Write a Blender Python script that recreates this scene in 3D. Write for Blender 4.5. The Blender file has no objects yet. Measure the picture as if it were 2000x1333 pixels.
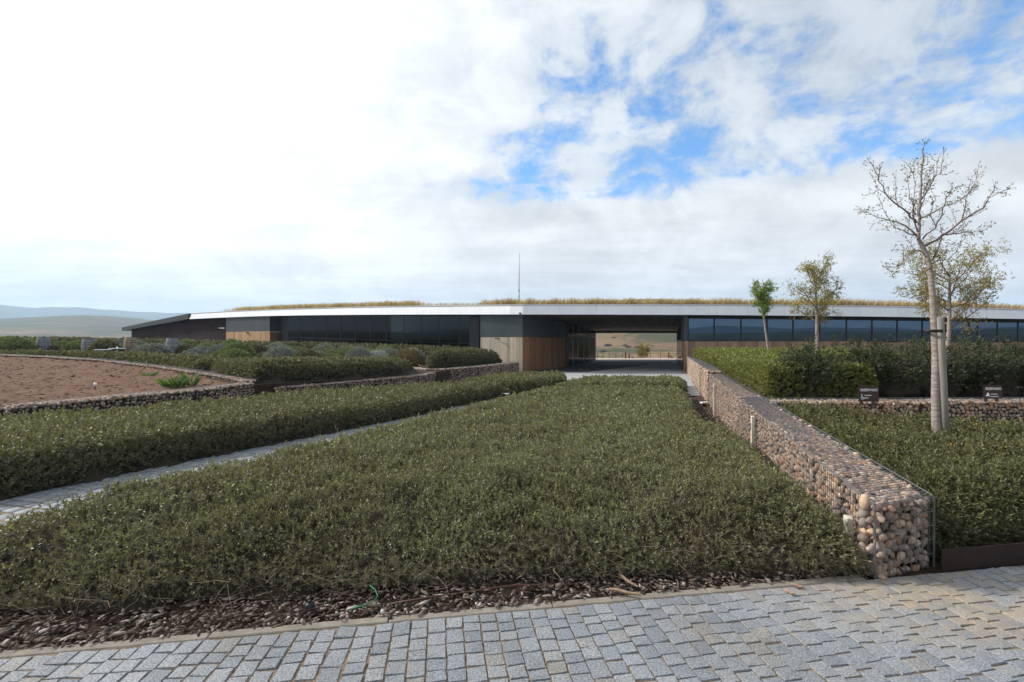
import bpy, bmesh, math, random
import numpy as np
from mathutils import Vector, Matrix

random.seed(7)
rng = np.random.default_rng(11)
R = math.radians
scene = bpy.context.scene
COL = scene.collection
EYE = 1.6
F = 900.0            # focal length in photograph pixels (2000 px wide)

# ------------------------------------------------------------------ camera
cam = bpy.data.cameras.new('camera')
cam.sensor_width = 36.0
cam.lens = F / 2000.0 * 36.0
cam.clip_start = 0.05
cam.clip_end = 20000
cam_o = bpy.data.objects.new('camera', cam)
COL.objects.link(cam_o)
cam_o.location = (0, 0, EYE)
cam_o.rotation_euler = (R(90), 0, 0)
scene.camera = cam_o

# ------------------------------------------------------------------ sky, sun, exposure
SUN_AZ = R(-74)      # measured from +Y, negative to the left
SUN_EL = R(34)
sd = Vector((math.sin(SUN_AZ) * math.cos(SUN_EL), math.cos(SUN_AZ) * math.cos(SUN_EL), math.sin(SUN_EL)))

world = bpy.data.worlds.new('World')
scene.world = world
world.use_nodes = True
wt = world.node_tree
wt.nodes.clear()


class NT:
    """small helper for building node graphs"""
    def __init__(s, tree):
        s.t = tree

    def n(s, typ, **kw):
        nd = s.t.nodes.new(typ)
        for k, v in kw.items():
            setattr(nd, k, v)
        return nd

    def put(s, sock, v):
        if hasattr(v, 'is_linked') or isinstance(v, bpy.types.NodeSocket):
            s.t.links.new(v, sock)
        else:
            sock.default_value = v

    def math(s, op, a, b=0.0, c=None, clamp=False):
        nd = s.n('ShaderNodeMath', operation=op, use_clamp=clamp)
        s.put(nd.inputs[0], a)
        s.put(nd.inputs[1], b)
        if c is not None:
            s.put(nd.inputs[2], c)
        return nd.outputs[0]

    def vmath(s, op, a, b=None):
        nd = s.n('ShaderNodeVectorMath', operation=op)
        s.put(nd.inputs[0], a)
        if b is not None:
            s.put(nd.inputs[1], b)
        return nd.outputs['Value'] if op in ('DOT_PRODUCT', 'LENGTH', 'DISTANCE') else nd.outputs[0]

    def noise(s, vec, scale, detail=4, rough=0.55, dist=0.0):
        nd = s.n('ShaderNodeTexNoise')
        if vec is not None:
            s.put(nd.inputs['Vector'], vec)
        nd.inputs['Scale'].default_value = scale
        nd.inputs['Detail'].default_value = detail
        nd.inputs['Roughness'].default_value = rough
        nd.inputs['Distortion'].default_value = dist
        return nd.outputs['Fac']

    def ss(s, v, a, b, lo=0.0, hi=1.0):
        nd = s.n('ShaderNodeMapRange', interpolation_type='SMOOTHSTEP')
        s.put(nd.inputs[0], v)
        nd.inputs[1].default_value = a
        nd.inputs[2].default_value = b
        nd.inputs[3].default_value = lo
        nd.inputs[4].default_value = hi
        return nd.outputs[0]

    def mix(s, f, a, b, mode='MIX'):
        nd = s.n('ShaderNodeMix', data_type='RGBA', blend_type=mode)
        s.put(nd.inputs[0], f)
        for i, v in ((6, a), (7, b)):
            if isinstance(v, tuple) and len(v) == 3:
                v = (*v, 1.0)
            s.put(nd.inputs[i], v)
        return nd.outputs[2]

    def ramp(s, f, stops):
        nd = s.n('ShaderNodeValToRGB')
        s.put(nd.inputs[0], f)
        els = nd.color_ramp.elements
        while len(els) < len(stops):
            els.new(0.5)
        for e, (p, c) in zip(els, stops):
            e.position = p
            e.color = (*c, 1.0)
        return nd.outputs[0]


w = NT(wt)
tc = w.n('ShaderNodeTexCoord')
dvec = w.vmath('NORMALIZE', tc.outputs['Generated'])
sep = w.n('ShaderNodeSeparateXYZ')
wt.links.new(dvec, sep.inputs[0])
zz = w.math('ADD', w.math('MAXIMUM', sep.outputs[2], 0.0), 0.08)
px_ = w.math('DIVIDE', sep.outputs[0], zz)
py_ = w.math('DIVIDE', sep.outputs[1], zz)
cmb = w.n('ShaderNodeCombineXYZ')
wt.links.new(px_, cmb.inputs[0])
wt.links.new(py_, cmb.inputs[1])
P = cmb.outputs[0]
# clouds drift along a diagonal: rotate and stretch the pattern
LOCX, LOCY = 9.3, 2.1
mp = w.n('ShaderNodeMapping')
wt.links.new(P, mp.inputs[0])
mp.inputs['Rotation'].default_value = (0, 0, R(38))
mp.inputs['Scale'].default_value = (0.9, 1.35, 1)
mp.inputs['Location'].default_value = (LOCX, LOCY, 0)
Q = mp.outputs[0]
dm = w.n('ShaderNodeMapping')
wt.links.new(dvec, dm.inputs[0])
dm.inputs['Location'].default_value = (LOCX, LOCY, 0.37)
dm.inputs['Scale'].default_value = (1.0, 1.0, 1.45)
DV = dm.outputs[0]
n1 = w.noise(Q, 1.1, 8, 0.55, 0.3)
n2 = w.noise(DV, 7.0, 8, 0.62, 0.4)
n3 = w.noise(DV, 20.0, 6, 0.65, 0.3)
plen = w.vmath('LENGTH', P)
far = w.ss(plen, 2.45, 2.95)
left = w.ss(px_, 0.35, -0.75)
val = w.math('ADD', w.math('MULTIPLY', n1, 0.62), w.math('MULTIPLY', n2, 0.80))
val = w.math('ADD', val, w.math('MULTIPLY', n3, 0.40))
val = w.math('ADD', val, w.math('MULTIPLY', far, 0.45))
val = w.math('ADD', val, w.math('MULTIPLY', left, 0.34))
val = w.math('ADD', val, w.math('MULTIPLY', w.ss(plen, 2.45, 1.5), 0.13))
cover = w.ss(val, 0.82, 1.06)
sdot = w.math('MAXIMUM', w.vmath('DOT_PRODUCT', dvec, tuple(sd)), 0.0)
glow = w.math('MULTIPLY', w.math('MULTIPLY', w.math('POWER', sdot, 2.0), w.ss(sep.outputs[2], 0.02, 0.30, 0.16, 1.0)), 0.58)
glow2 = w.math('MULTIPLY', w.math('POWER', sdot, 40.0), 1.2)
# thin streaks of shade inside the cloud sheet
st = w.n('ShaderNodeMapping')
wt.links.new(P, st.inputs[0])
st.inputs['Rotation'].default_value = (0, 0, R(-12))
st.inputs['Scale'].default_value = (0.35, 0.8, 1)
shade = w.noise(st.outputs[0], 1.7, 6, 0.6, 0.25)
lum = w.math('ADD', w.ss(shade, 0.32, 0.68, 0.42, 0.56), w.math('ADD', glow, glow2))
lum = w.math('ADD', lum, w.math('MULTIPLY', w.ss(n2, 0.38, 0.66), 0.13))
lum = w.math('ADD', lum, w.math('MULTIPLY', w.ss(plen, 2.2, 3.6), 0.10))
ccol = w.mix(w.ss(w.math('ADD', lum, w.math('MULTIPLY', far, 0.25)), 0.42, 0.85), (0.86, 0.955, 1.08), (0.985, 1.0, 1.01))
ccol = w.vmath('MULTIPLY', ccol, w.mix(1.0, (1, 1, 1), (1, 1, 1)))
vs = w.n('ShaderNodeVectorMath', operation='SCALE')
wt.links.new(ccol, vs.inputs[0])
wt.links.new(w.math('MULTIPLY', lum, 10.0), vs.inputs['Scale'])
sky = w.n('ShaderNodeTexSky', sky_type='NISHITA')
sky.sun_disc = False
sky.sun_elevation = SUN_EL
sky.sun_rotation = SUN_AZ
sky.altitude = 800
sky.air_density = 1.0
sky.dust_density = 0.6
sky.ozone_density = 2.0
skyc = w.vmath('MULTIPLY', sky.outputs[0], (0.85, 1.48, 1.85))
allc = w.mix(cover, skyc, vs.outputs[0])
bg = w.n('ShaderNodeBackground')
bg.inputs['Strength'].default_value = 0.1
wt.links.new(allc, bg.inputs[0])
wo = w.n('ShaderNodeOutputWorld')
wt.links.new(bg.outputs[0], wo.inputs[0])

sun = bpy.data.lights.new('sun', 'SUN')
sun.energy = 3.3
sun.angle = R(4)
sun.color = (1.0, 0.95, 0.87)
sun_o = bpy.data.objects.new('sun', sun)
COL.objects.link(sun_o)
sun_o.rotation_euler = (-sd).to_track_quat('-Z', 'Y').to_euler()

scene.view_settings.view_transform = 'Standard'
scene.view_settings.look = 'None'
scene.view_settings.exposure = 0.5
scene.view_settings.gamma = 1.0
scene.cycles.max_bounces = 6
scene.cycles.diffuse_bounces = 3
scene.cycles.glossy_bounces = 3
scene.cycles.transmission_bounces = 4
scene.cycles.transparent_max_bounces = 8
scene.cycles.volume_bounces = 1
scene.cycles.use_denoising = True

# ------------------------------------------------------------------ materials
MATS = {}


def mat(name, color, rough=0.7, spec=0.4, metal=0.0, build=None, bump=None, coat=0.0):
    m = bpy.data.materials.new(name)
    m.use_nodes = True
    t = NT(m.node_tree)
    b = m.node_tree.nodes['Principled BSDF']
    b.inputs['Base Color'].default_value = (*color, 1)
    b.inputs['Roughness'].default_value = rough
    b.inputs['Specular IOR Level'].default_value = spec
    b.inputs['Metallic'].default_value = metal
    b.inputs['Coat Weight'].default_value = coat
    if build:
        build(t, b)
    MATS[name] = m
    return m


def pos(t):
    return t.n('ShaderNodeNewGeometry').outputs['Position']


def objc(t):
    return t.n('ShaderNodeTexCoord').outputs['Object']


def rndobj(t):
    return t.n('ShaderNodeObjectInfo').outputs['Random']


def add_bump(t, b, h, strength=0.4, dist=0.01):
    nd = t.n('ShaderNodeBump')
    nd.inputs['Strength'].default_value = strength
    nd.inputs['Distance'].default_value = dist
    t.put(nd.inputs['Height'], h)
    t.t.links.new(nd.outputs[0], b.inputs['Normal'])


def attr(t, name):
    nd = t.n('ShaderNodeAttribute', attribute_name=name)
    return nd.outputs['Fac']


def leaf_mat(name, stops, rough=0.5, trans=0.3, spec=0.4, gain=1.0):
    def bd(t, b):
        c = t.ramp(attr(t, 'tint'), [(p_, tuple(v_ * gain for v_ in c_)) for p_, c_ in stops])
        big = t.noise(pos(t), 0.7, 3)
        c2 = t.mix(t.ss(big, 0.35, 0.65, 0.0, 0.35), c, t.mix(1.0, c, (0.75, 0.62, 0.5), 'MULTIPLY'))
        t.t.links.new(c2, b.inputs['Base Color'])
        tr = t.n('ShaderNodeBsdfTranslucent')
        t.t.links.new(t.mix(1.0, c2, (1.1, 1.15, 0.6), 'MULTIPLY'), tr.inputs[0])
        ms = t.n('ShaderNodeMixShader')
        ms.inputs[0].default_value = trans
        t.t.links.new(b.outputs[0], ms.inputs[1])
        t.t.links.new(tr.outputs[0], ms.inputs[2])
        out = [n for n in t.t.nodes if n.type == 'OUTPUT_MATERIAL'][0]
        t.t.links.new(ms.outputs[0], out.inputs['Surface'])
    return mat(name, (0.06, 0.09, 0.03), rough, spec, build=bd)


leaf_mat('leaf_central', [(0.0, (0.074, 0.054, 0.038)), (0.2, (0.060, 0.052, 0.034)), (0.5, (0.067, 0.066, 0.036)),
                          (0.8, (0.086, 0.092, 0.040)), (0.97, (0.125, 0.13, 0.05)), (1.0, (0.30, 0.17, 0.03))], rough=0.5, spec=0.5, gain=2.6)
leaf_mat('leaf_path', [(0.0, (0.075, 0.052, 0.037)), (0.25, (0.056, 0.050, 0.030)), (0.55, (0.067, 0.066, 0.035)),
                       (0.85, (0.092, 0.098, 0.042)), (1.0, (0.17, 0.15, 0.05))], rough=0.5, spec=0.5, gain=2.3)
leaf_mat('leaf_terrace', [(0.0, (0.062, 0.048, 0.033)), (0.3, (0.056, 0.054, 0.033)), (0.7, (0.078, 0.078, 0.043)),
                          (1.0, (0.15, 0.135, 0.055))], rough=0.55, gain=1.95)
leaf_mat('leaf_right', [(0.0, (0.06, 0.030, 0.014)), (0.2, (0.046, 0.044, 0.023)), (0.55, (0.066, 0.067, 0.029)),
                        (0.85, (0.092, 0.094, 0.034)), (0.97, (0.14, 0.125, 0.035)), (1.0, (0.42, 0.15, 0.02))], gain=1.75)
leaf_mat('leaf_trim', [(0.0, (0.08, 0.045, 0.02)), (0.25, (0.065, 0.070, 0.020)), (0.6, (0.105, 0.115, 0.028)),
                       (1.0, (0.19, 0.19, 0.04))], rough=0.55, gain=1.75)
leaf_mat('leaf_shrub', [(0.0, (0.075, 0.035, 0.015)), (0.15, (0.036, 0.042, 0.020)), (0.55, (0.050, 0.064, 0.028)),
                        (0.85, (0.080, 0.092, 0.036)), (1.0, (0.20, 0.13, 0.045))], rough=0.5, gain=1.0)
leaf_mat('leaf_lavender', [(0.0, (0.075, 0.075, 0.075)), (0.5, (0.115, 0.125, 0.115)), (1.0, (0.19, 0.205, 0.175))], rough=0.7, trans=0.15, gain=1.9)
leaf_mat('leaf_santolina', [(0.0, (0.055, 0.070, 0.025)), (0.5, (0.10, 0.125, 0.045)), (1.0, (0.19, 0.21, 0.085))], rough=0.7, trans=0.15, gain=1.7)
leaf_mat('leaf_silver', [(0.0, (0.16, 0.18, 0.17)), (0.5, (0.26, 0.29, 0.27)), (1.0, (0.42, 0.45, 0.42))], rough=0.7, trans=0.15, gain=1.5)
leaf_mat('leaf_ochre', [(0.0, (0.07, 0.05, 0.025)), (0.5, (0.115, 0.095, 0.04)), (1.0, (0.20, 0.16, 0.06))], rough=0.65, trans=0.15, gain=1.35)
leaf_mat('leaf_iris', [(0.0, (0.06, 0.12, 0.025)), (0.5, (0.10, 0.19, 0.04)), (1.0, (0.16, 0.26, 0.06))], rough=0.45)
leaf_mat('leaf_bud', [(0.0, (0.10, 0.055, 0.03)), (0.4, (0.10, 0.12, 0.035)), (1.0, (0.20, 0.23, 0.06))], rough=0.5)
leaf_mat('leaf_olive', [(0.0, (0.14, 0.08, 0.035)), (0.4, (0.17, 0.145, 0.045)), (1.0, (0.28, 0.25, 0.07))], rough=0.5, trans=0.45, gain=1.5)
leaf_mat('leaf_fresh', [(0.0, (0.08, 0.11, 0.025)), (0.5, (0.13, 0.185, 0.035)), (1.0, (0.22, 0.28, 0.06))], rough=0.5, trans=0.45, gain=1.4)
leaf_mat('dry_grass', [(0.0, (0.17, 0.12, 0.065)), (0.5, (0.33, 0.25, 0.145)), (1.0, (0.52, 0.43, 0.28))], rough=0.8, trans=0.3, spec=0.2, gain=1.45)

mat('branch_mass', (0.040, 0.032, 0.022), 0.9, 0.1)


def b_twig(t, b):
    c = t.ramp(t.noise(pos(t), 9.0, 3), [(0.3, (0.10, 0.072, 0.05)), (0.7, (0.30, 0.225, 0.16))])
    t.t.links.new(c, b.inputs['Base Color'])


mat('twig', (0.12, 0.09, 0.06), 0.8, 0.2, build=b_twig)


def b_bark(t, b):
    o = pos(t)
    mpn = t.n('ShaderNodeMapping')
    t.t.links.new(o, mpn.inputs[0])
    mpn.inputs['Scale'].default_value = (6, 6, 26)
    n = t.noise(mpn.outputs[0], 1.6, 6, 0.65, 0.6)
    n2 = t.noise(o, 3.0, 3)
    c = t.ramp(n, [(0.25, (0.13, 0.09, 0.075)), (0.45, (0.25, 0.20, 0.175)), (0.75, (0.45, 0.39, 0.345))])
    c = t.mix(t.ss(n2, 0.52, 0.78, 0, 0.6), c, (0.15, 0.115, 0.09))
    t.t.links.new(c, b.inputs['Base Color'])
    add_bump(t, b, n, 0.9, 0.012)


mat('bark', (0.25, 0.2, 0.16), 0.85, 0.2, build=b_bark)
mat('bark_young', (0.18, 0.12, 0.10), 0.8, 0.25, build=lambda t, b: t.t.links.new(
    t.ramp(t.noise(pos(t), 14, 3), [(0.3, (0.13, 0.085, 0.07)), (0.7, (0.30, 0.215, 0.18))]), b.inputs['Base Color']))


def b_granite(t, b):
    p = pos(t)
    rn = rndobj(t)
    sp = t.noise(p, 120, 4, 0.8)
    sp2 = t.noise(p, 60, 4, 0.6)
    base = t.ramp(sp, [(0.34, (0.042, 0.046, 0.053)), (0.48, (0.225, 0.237, 0.253)), (0.66, (0.47, 0.49, 0.51))])
    base = t.mix(t.ss(sp2, 0.35, 0.7, 0.0, 0.4), base, (0.20, 0.21, 0.225))
    base = t.mix(t.ss(t.noise(p, 1.3, 6, 0.65, 0.5), 0.42, 0.68, 0.0, 0.42), base, t.mix(1.0, base, (0.62, 0.57, 0.50), 'MULTIPLY'))
    pa = attr(t, 'tint')
    tone = t.math('ADD', rn, pa)
    tone = t.math('FRACT', tone)
    base = t.mix(1.0, base, t.ramp(tone, [(0.0, (0.80, 0.82, 0.85)), (0.55, (1.0, 1.0, 1.0)), (0.93, (1.1, 1.08, 1.05)), (0.965, (1.02, 0.95, 0.86)), (1.0, (0.95, 0.87, 0.77))]), 'MULTIPLY')
    # sandy dirt trodden into the paving beside the stone wall and in joints
    dist = t.vmath('DISTANCE', t.vmath('MULTIPLY', p, (0.62, 1.5, 0.0)), (0.62 * 2.75, 1.5 * 2.83, 0.0))
    dn = t.noise(p, 3.2, 7, 0.68, 0.6)
    dn2 = t.noise(p, 38, 3, 0.6)
    mask = t.math('MULTIPLY', t.ss(dist, 0.15, 0.95, 1.0, 0.0), t.ss(t.math('ADD', t.math('MULTIPLY', dn, 0.75), t.math('MULTIPLY', dn2, 0.25)), 0.38, 0.60))
    spots = t.math('MULTIPLY', t.ss(t.noise(p, 5.0, 6, 0.7), 0.58, 0.72), 0.6)
    mask = t.math('MAXIMUM', mask, spots)
    sand = t.ramp(t.noise(p, 90, 3), [(0.3, (0.30, 0.225, 0.145)), (0.7, (0.46, 0.36, 0.245))])
    base = t.mix(t.math('MULTIPLY', mask, 0.8), base, sand)
    t.t.links.new(base, b.inputs['Base Color'])
    add_bump(t, b, t.math('ADD', t.noise(p, 120, 4, 0.65), t.math('MULTIPLY', sp2, 1.4)), 0.55, 0.006)


mat('granite', (0.4, 0.42, 0.45), 0.62, 0.4, build=b_granite)


def b_joint(t, b):
    p = pos(t)
    c = t.ramp(t.noise(p, 40, 5, 0.7), [(0.25, (0.07, 0.05, 0.034)), (0.5, (0.20, 0.145, 0.098)), (0.75, (0.36, 0.28, 0.195))])
    c = t.mix(t.ss(t.noise(p, 2.2, 4), 0.52, 0.66, 0, 0.6), c, (0.07, 0.085, 0.03))
    t.t.links.new(c, b.inputs['Base Color'])
    add_bump(t, b, t.noise(p, 90, 4), 0.8, 0.01)


mat('joint_sand', (0.16, 0.12, 0.08), 0.95, 0.1, build=b_joint)


def b_kerb(t, b):
    p = pos(t)
    c = t.ramp(t.noise(p, 6, 6, 0.7), [(0.3, (0.17, 0.148, 0.12)), (0.7, (0.30, 0.265, 0.22))])
    c = t.mix(t.ss(t.noise(p, 60, 4), 0.45, 0.75, 0, 0.55), c, (0.16, 0.13, 0.10))
    t.t.links.new(c, b.inputs['Base Color'])
    add_bump(t, b, t.noise(p, 110, 4), 0.5, 0.005)


mat('kerb_concrete', (0.35, 0.33, 0.29), 0.85, 0.25, build=b_kerb)


def b_soil(t, b):
    p = pos(t)
    n = t.noise(p, 7, 8, 0.72)
    c = t.ramp(n, [(0.3, (0.030, 0.020, 0.014)), (0.55, (0.065, 0.044, 0.031)), (0.75, (0.12, 0.085, 0.062))])
    t.t.links.new(c, b.inputs['Base Color'])
    add_bump(t, b, n, 1.0, 0.05)


mat('dark_soil', (0.06, 0.04, 0.03), 0.95, 0.1, build=b_soil)


def b_brown(t, b):
    p = pos(t)
    n = t.noise(p, 4.5, 8, 0.75)
    big = t.noise(p, 0.5, 4)
    c = t.ramp(n, [(0.30, (0.075, 0.042, 0.028)), (0.5, (0.155, 0.092, 0.062)), (0.72, (0.25, 0.16, 0.112))])
    c = t.mix(t.ss(big, 0.35, 0.7, 0, 0.5), c, (0.17, 0.10, 0.068))
    t.t.links.new(c, b.inputs['Base Color'])
    add_bump(t, b, n, 1.0, 0.06)


mat('tilled_soil', (0.2, 0.12, 0.08), 0.95, 0.1, build=b_brown)


def b_plaza(t, b):
    p = pos(t)
    c = t.ramp(t.noise(p, 2.0, 7, 0.65), [(0.3, (0.30, 0.30, 0.30)), (0.7, (0.42, 0.42, 0.42))])
    br = t.n('ShaderNodeTexBrick')
    t.t.links.new(p, br.inputs['Vector'])
    br.inputs['Scale'].default_value = 1.0
    br.inputs['Mortar Size'].default_value = 0.012
    br.inputs['Brick Width'].default_value = 0.6
    br.inputs['Row Height'].default_value = 0.4
    c = t.mix(br.outputs['Fac'], c, (0.16, 0.15, 0.14))
    t.t.links.new(c, b.inputs['Base Color'])
    add_bump(t, b, br.outputs['Fac'], -0.3, 0.01)


mat('plaza_paving', (0.4, 0.4, 0.4), 0.75, 0.3, build=b_plaza)
mat('painted_shade_paving', (0.07, 0.07, 0.072), 0.8, 0.2, build=lambda t, b: t.t.links.new(
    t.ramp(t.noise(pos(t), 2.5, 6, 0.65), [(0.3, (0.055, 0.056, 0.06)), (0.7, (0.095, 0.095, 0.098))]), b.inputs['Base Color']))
mat('path_paving', (0.2, 0.18, 0.15), 0.9, 0.2, build=b_joint)


def b_gravel(t, b):
    p = pos(t)
    n = t.noise(p, 22, 6, 0.8)
    c = t.ramp(n, [(0.3, (0.15, 0.12, 0.09)), (0.5, (0.36, 0.31, 0.25)), (0.72, (0.58, 0.53, 0.46))])
    t.t.links.new(c, b.inputs['Base Color'])
    add_bump(t, b, n, 1.0, 0.03)


mat('gravel', (0.4, 0.35, 0.3), 0.9, 0.2, build=b_gravel)


def b_pink(t, b):
    p = pos(t)
    c = t.ramp(t.noise(p, 3.0, 7, 0.65), [(0.3, (0.40, 0.29, 0.22)), (0.7, (0.56, 0.43, 0.34))])
    t.t.links.new(c, b.inputs['Base Color'])


mat('earth_path', (0.5, 0.38, 0.3), 0.9, 0.2, build=b_pink)


def stone_stops(t, b):
    f = t.math('FRACT', t.math('ADD', rndobj(t), attr(t, 'tint')))
    c = t.ramp(f, [(0.0, (0.11, 0.085, 0.075)), (0.15, (0.22, 0.175, 0.145)), (0.32, (0.38, 0.255, 0.165)), (0.48, (0.25, 0.145, 0.105)),
                   (0.62, (0.30, 0.25, 0.215)), (0.76, (0.45, 0.32, 0.22)), (0.9, (0.16, 0.145, 0.14)), (1.0, (0.50, 0.43, 0.35))])
    c = t.mix(1.0, c, (1.2, 1.17, 1.15), 'MULTIPLY')
    p = pos(t)
    n = t.noise(p, 26, 6, 0.65, 0.4)
    c = t.mix(t.ss(n, 0.35, 0.7, 0, 0.55), c, t.mix(1.0, c, (0.55, 0.48, 0.43), 'MULTIPLY'))
    c = t.mix(t.ss(t.noise(p, 110, 3), 0.55, 0.75, 0, 0.3), c, (0.46, 0.38, 0.29))
    t.t.links.new(c, b.inputs['Base Color'])
    add_bump(t, b, t.noise(p, 70, 5, 0.65), 0.45, 0.008)


mat('river_stone', (0.4, 0.33, 0.27), 0.75, 0.35, build=stone_stops)
mat('gabion_core', (0.035, 0.030, 0.027), 0.95, 0.1)
mat('galvanised_wire', (0.15, 0.155, 0.16), 0.55, 0.4, 0.2)
mat('post_enamel', (0.66, 0.61, 0.49), 0.5, 0.4, build=lambda t, b: t.t.links.new(
    t.ramp(t.noise(pos(t), 7, 5, 0.7), [(0.3, (0.50, 0.45, 0.35)), (0.65, (0.70, 0.65, 0.54))]), b.inputs['Base Color']))
mat('lens_grey', (0.14, 0.16, 0.19), 0.3, 0.5)


def b_corten(t, b):
    p = pos(t)
    c = t.ramp(t.noise(p, 5, 7, 0.7), [(0.3, (0.024, 0.016, 0.014)), (0.7, (0.048, 0.027, 0.021))])
    t.t.links.new(c, b.inputs['Base Color'])


mat('corten_steel', (0.06, 0.03, 0.02), 0.8, 0.3, 0.2, build=b_corten)
mat('corten_light', (0.18, 0.075, 0.04), 0.8, 0.3, 0.1, build=lambda t, b: t.t.links.new(
    t.ramp(t.noise(pos(t), 3, 6, 0.7), [(0.3, (0.10, 0.042, 0.025)), (0.7, (0.22, 0.095, 0.05))]), b.inputs['Base Color']))


def board(name, c0, c1, c2):
    def bd(t, b):
        o = t.n('ShaderNodeNewGeometry').outputs['Position']
        mpn = t.n('ShaderNodeMapping')
        t.t.links.new(o, mpn.inputs[0])
        mpn.inputs['Scale'].default_value = (14, 14, 0.9)
        n = t.noise(mpn.outputs[0], 1.5, 6, 0.65, 0.3)
        c = t.ramp(n, [(0.3, c0), (0.55, c1), (0.8, c2)])
        tone = t.ramp(rndobj(t), [(0, (0.72, 0.70, 0.68)), (0.5, (1, 1, 1)), (1, (1.18, 1.16, 1.14))])
        c = t.mix(1.0, c, tone, 'MULTIPLY')
        t.t.links.new(c, b.inputs['Base Color'])
        add_bump(t, b, n, 0.4, 0.004)
    return mat(name, c1, 0.7, 0.3, build=bd)


board('weathered_board', (0.36, 0.29, 0.215), (0.50, 0.42, 0.325), (0.62, 0.54, 0.44))
board('honey_board', (0.36, 0.22, 0.105), (0.50, 0.32, 0.165), (0.60, 0.42, 0.24))
board('brown_board', (0.19, 0.092, 0.045), (0.27, 0.135, 0.066), (0.34, 0.18, 0.092))
board('sill_board', (0.26, 0.16, 0.10), (0.37, 0.24, 0.155), (0.47, 0.33, 0.225))
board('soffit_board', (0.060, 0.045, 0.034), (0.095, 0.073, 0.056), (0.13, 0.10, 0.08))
mat('slate_panel', (0.052, 0.064, 0.068), 0.55, 0.4, build=lambda t, b: t.t.links.new(
    t.ramp(t.noise(pos(t), 0.9, 5, 0.6), [(0.3, (0.043, 0.054, 0.058)), (0.7, (0.062, 0.075, 0.080))]), b.inputs['Base Color']))
mat('oxblood_panel', (0.050, 0.034, 0.037), 0.8, 0.12, build=lambda t, b: t.t.links.new(
    t.mix(1.0, t.ramp(t.noise(pos(t), 1.2, 5, 0.6), [(0.3, (0.024, 0.012, 0.012)), (0.7, (0.040, 0.020, 0.020))]),
          t.ramp(rndobj(t), [(0, (0.8, 0.8, 0.8)), (1, (1.2, 1.2, 1.2))]), 'MULTIPLY'), b.inputs['Base Color']))
mat('dark_roof_sheet', (0.030, 0.036, 0.036), 0.5, 0.4)
mat('frame_black', (0.018, 0.018, 0.019), 0.45, 0.45)
mat('frame_brown', (0.045, 0.026, 0.022), 0.5, 0.4)


def b_fascia(t, b):
    p = pos(t)
    mpn = t.n('ShaderNodeMapping')
    t.t.links.new(p, mpn.inputs[0])
    mpn.inputs['Scale'].default_value = (2.2, 2.2, 0.35)
    n = t.noise(mpn.outputs[0], 1.3, 6, 0.6)
    c = t.ramp(n, [(0.3, (0.74, 0.745, 0.75)), (0.7, (0.82, 0.82, 0.82))])
    c = t.mix(1.0, c, t.ramp(rndobj(t), [(0, (0.94, 0.94, 0.94)), (1, (1.04, 1.04, 1.04))]), 'MULTIPLY')
    t.t.links.new(c, b.inputs['Base Color'])


mat('fascia_metal', (0.66, 0.67, 0.68), 0.38, 0.5, 0.0, build=b_fascia)
mat('white_enamel', (0.78, 0.78, 0.77), 0.4, 0.5)
mat('mast_grey', (0.30, 0.31, 0.32), 0.5, 0.4, 0.4)
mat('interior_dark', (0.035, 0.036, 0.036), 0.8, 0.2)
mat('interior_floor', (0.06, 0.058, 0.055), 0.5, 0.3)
mat('interior_pale', (0.50, 0.46, 0.38), 0.7, 0.3)
mat('roof_earth', (0.16, 0.11, 0.06), 0.95, 0.1)


def glass(name, tint, refl=1.0, ior=1.5):
    m = bpy.data.materials.new(name)
    m.use_nodes = True
    t = NT(m.node_tree)
    m.node_tree.nodes.remove(m.node_tree.nodes['Principled BSDF'])
    out = [n for n in m.node_tree.nodes if n.type == 'OUTPUT_MATERIAL'][0]
    tr = t.n('ShaderNodeBsdfTransparent')
    tr.inputs[0].default_value = (*tint, 1)
    gl = t.n('ShaderNodeBsdfGlossy')
    gl.inputs[0].default_value = (*(refl if isinstance(refl, tuple) else (refl, refl, refl)), 1)
    gl.inputs['Roughness'].default_value = 0.0
    fr = t.n('ShaderNodeFresnel')
    fr.inputs[0].default_value = ior
    ms = t.n('ShaderNodeMixShader')
    m.node_tree.links.new(fr.outputs[0], ms.inputs[0])
    m.node_tree.links.new(tr.outputs[0], ms.inputs[1])
    m.node_tree.links.new(gl.outputs[0], ms.inputs[2])
    m.node_tree.links.new(ms.outputs[0], out.inputs['Surface'])
    MATS[name] = m


glass('glass_tinted', (0.42, 0.48, 0.48), 0.55, 1.45)
glass('glass_mirror', (0.20, 0.25, 0.30), (0.52, 0.72, 0.95), 2.5)
glass('glass_clear', (0.95, 0.96, 0.95), 0.6, 1.08)


def b_barrel(t, b):
    p = pos(t)
    mpn = t.n('ShaderNodeMapping')
    t.t.links.new(p, mpn.inputs[0])
    mpn.inputs['Scale'].default_value = (9, 9, 0.8)
    n = t.noise(mpn.outputs[0], 1.6, 5, 0.6)
    f = t.math('GREATER_THAN', attr(t, 'warm'), 0.5)
    g = t.ramp(n, [(0.3, (0.17, 0.165, 0.17)), (0.7, (0.34, 0.335, 0.335))])
    h = t.ramp(n, [(0.3, (0.26, 0.17, 0.10)), (0.7, (0.42, 0.30, 0.19))])
    t.t.links.new(t.mix(f, g, h), b.inputs['Base Color'])
    add_bump(t, b, n, 0.5, 0.006)


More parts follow.
